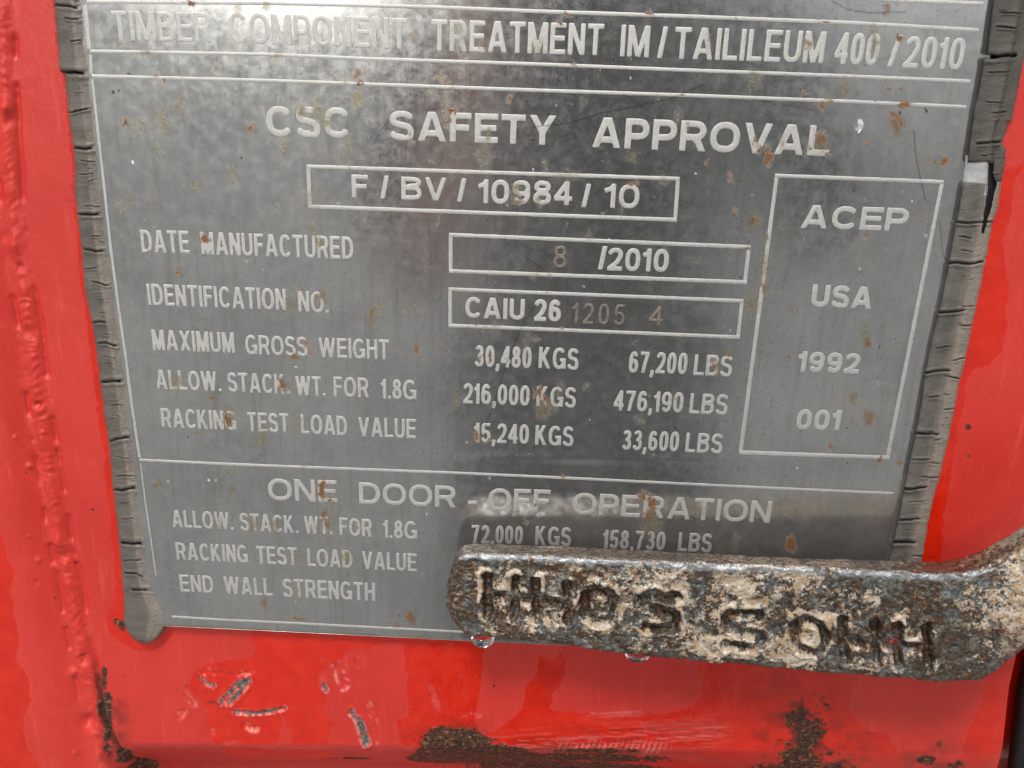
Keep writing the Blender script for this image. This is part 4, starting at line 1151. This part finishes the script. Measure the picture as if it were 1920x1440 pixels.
# crease folds at the bend
disp += .5 * np.sin((HU * .8 - HV * .5) / 9.) * .25 * sstep(1830, 1870, HU)
sect = sect + nrm * disp[..., None]
dep_glint = np.interp(HU, [838, 900, 1000, 1150, 1250, 1330, 1500, 1620, 1700, 1780, 1840, 1900, 2000], [.0, .25, .2, .35, .5, .85, .75, .5, .3, .05, .5, 1.1, 1.0])
dep_glint = dep_glint + (fbm(HU / 60, HV / 45, 4, 401) - .5) * 1.9 + 1.1 * np.exp(-((gdw - 14) / 6.) ** 2) * sstep(.45, .7, fbm(HU / 22, HV / 22, 3, 403)) + .1 - .5 * groove  # deposit patches, plus painted pale highlights along the character rims
dep_glint = np.where(prm[None, :] > 3.75, dep_glint - .5, dep_glint)
painted_shine = 1.3 * np.exp(-((prm[None, :] - 1.10) / .07) ** 2) * sstep(.25, .4, fbm(HU / 30, HV / 12, 3, 402)) * (1 - sstep(1830, 1900, HU)) * sstep(850, 880, HU)  # sky highlight along the top front edge, painted into the colour
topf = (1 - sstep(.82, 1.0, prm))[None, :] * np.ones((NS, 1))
redp = .9 * np.maximum(np.exp(-(((HU - 1885) / 26) ** 2 + ((HV - 1186) / 4) ** 2)), np.maximum(np.exp(-(((HU - 1680) / 12) ** 2 + ((HV - 1212) / 7) ** 2)), np.exp(-(((HU - 1730) / 10) ** 2 + ((HV - 1210) / 6) ** 2))))
Vh = sect.reshape(-1, 3)
fh = grid_faces(NS, NTc)
# close back and end
n_ = len(Vh)
fback = np.stack([np.arange(NS - 1) * NTc, np.arange(NS - 1) * NTc + NTc - 1, np.arange(1, NS) * NTc + NTc - 1, np.arange(1, NS) * NTc], -1)
fh_l = [list(map(int, f)) for f in fh] + [list(map(int, f)) for f in fback] + [list(range(NTc)), [int((NS - 1) * NTc + k_) for k_ in range(NTc)][::-1]]
ho = at(1300, 1250, -10)
hd = mesh_obj('lock_handle', Vh, fh_l, M_IRON, ho, None, dict(deposit_glint=dep_glint, groove=groove * front, topface=topf, redpaint=redp * front, painted_shine=painted_shine))
tag(hd, 'pitted rusty iron lock handle stamped with characters, lying across the lower right of the plate', 'door handle')

# ------------------------------------------------------------------ person taking the picture (behind the camera, mirrored in the plate and shading it)
M_COAT = mat_simple('dark_jacket_cloth', (.022, .024, .032), .8, 0, (.012, .013, .018), .02)
M_SKIN = mat_simple('skin', (.50, .27, .20), .5, 0, (.46, .24, .18), .02)
po = (60, -960, 0)
person = thing('person', 'person in a dark jacket standing behind the camera, faintly mirrored in the plate', 'person', po)


def skinned(name, joints, edges, mat, parent, levels=2):
    me = bpy.data.meshes.new(name)
    me.from_pydata([tuple(c / 1000.0 for c in j[:3]) for j in joints], edges, [])
    ob = bpy.data.objects.new(name, me); COL.objects.link(ob); ob.parent = parent
    sk = ob.modifiers.new('skin', 'SKIN')
    for vtx, j in zip(me.skin_vertices[0].data, joints):
        vtx.radius = (j[3] / 1000.0, j[4] / 1000.0)
    me.skin_vertices[0].data[0].use_root = True
    sk.use_smooth_shade = True
    sb = ob.modifiers.new('subdiv', 'SUBSURF'); sb.levels = levels; sb.render_levels = levels
    me.materials.append(mat)
    return ob


J = [(0, 0, 950, 150, 110), (0, -5, 1120, 140, 105), (0, -10, 1280, 165, 115), (0, 0, 1400, 120, 90), (0, 5, 1480, 55, 55), (0, 25, 1560, 75, 90), (0, 25, 1665, 70, 82), (0, 15, 1715, 40, 48),
     (175, 0, 1400, 62, 62), (255, 60, 1190, 50, 50), (150, 330, 1330, 38, 38), (95, 420, 1400, 32, 28),
     (-175, 0, 1400, 62, 62), (-255, 60, 1190, 50, 50), (-170, 330, 1330, 38, 38), (-125, 420, 1400, 32, 28),
     (95, 0, 880, 95, 95), (105, 25, 480, 62, 66), (110, -10, 90, 45, 48), (115, 110, 40, 42, 32),
     (-95, 0, 880, 95, 95), (-105, 25, 480, 62, 66), (-110, -10, 90, 45, 48), (-115, 110, 40, 42, 32)]
Eg = [(0,1),(1,2),(2,3),(3,4),(4,5),(5,6),(6,7),(3,8),(8,9),(9,10),(10,11),(3,12),(12,13),(13,14),(14,15),(0,16),(16,17),(17,18),(18,19),(0,20),(20,21),(21,22),(22,23)]
skinned('body', J, Eg, M_COAT, person)
skinned('forearm', [(-175, 330, 1200, 34, 34), (-150, 400, 1290, 26, 26), (-128, 440, 1390, 20, 24), (-120, 455, 1450, 24, 12), (-112, 470, 1490, 14, 9)], [(0,1),(1,2),(2,3),(3,4)], M_SKIN, person)

# ------------------------------------------------------------------ water drops
def drop(cx, cy, rw, rh, Y, label, name='water_drop'):
    c = at(cx, cy, Y); r_ = abs(at(cx + rw, cy, Y)[0] - c[0]); rz = abs(at(cx, cy + rh, Y)[2] - c[2])
    a = np.linspace(0, 2 * np.pi, 29)[:-1]; b = np.linspace(-np.pi / 2, np.pi / 2, 18)
    V_ = [(c[0] + r_ * math.cos(y) * math.cos(x), c[1] + r_ * .9 * math.cos(y) * math.sin(x), c[2] + (rz if y < 0 else rz * .45) * math.sin(y)) for y in b[1:-1] for x in a]
    F_ = []
    n = 28
    for i in range(15):
        for j in range(n):
            F_.append([i * n + j, i * n + (j + 1) % n, (i + 1) * n + (j + 1) % n, (i + 1) * n + j])
    V_.append((c[0], c[1], c[2] - rz)); V_.append((c[0], c[1], c[2] + rz * .45))
    for j in range(n):
        F_.append([len(V_) - 2, (j + 1) % n, j]); F_.append([len(V_) - 1, 15 * n + j, 15 * n + (j + 1) % n])
    o_ = mesh_obj(name, V_, F_, M_WATER, c, None)
    return tag(o_, label, 'water drop', 'water drops on the handle and plate')


drop(905, 1195, 22, 17, -13.0, 'clear water drop hanging below the left end of the handle, largest of the drops')
drop(1195, 1227, 23, 8, -14.5, 'flat water drop hanging under the middle of the handle')
drop(1611, 238, 6, 11, -.6, 'tiny water drop on the plate right of the approval heading')
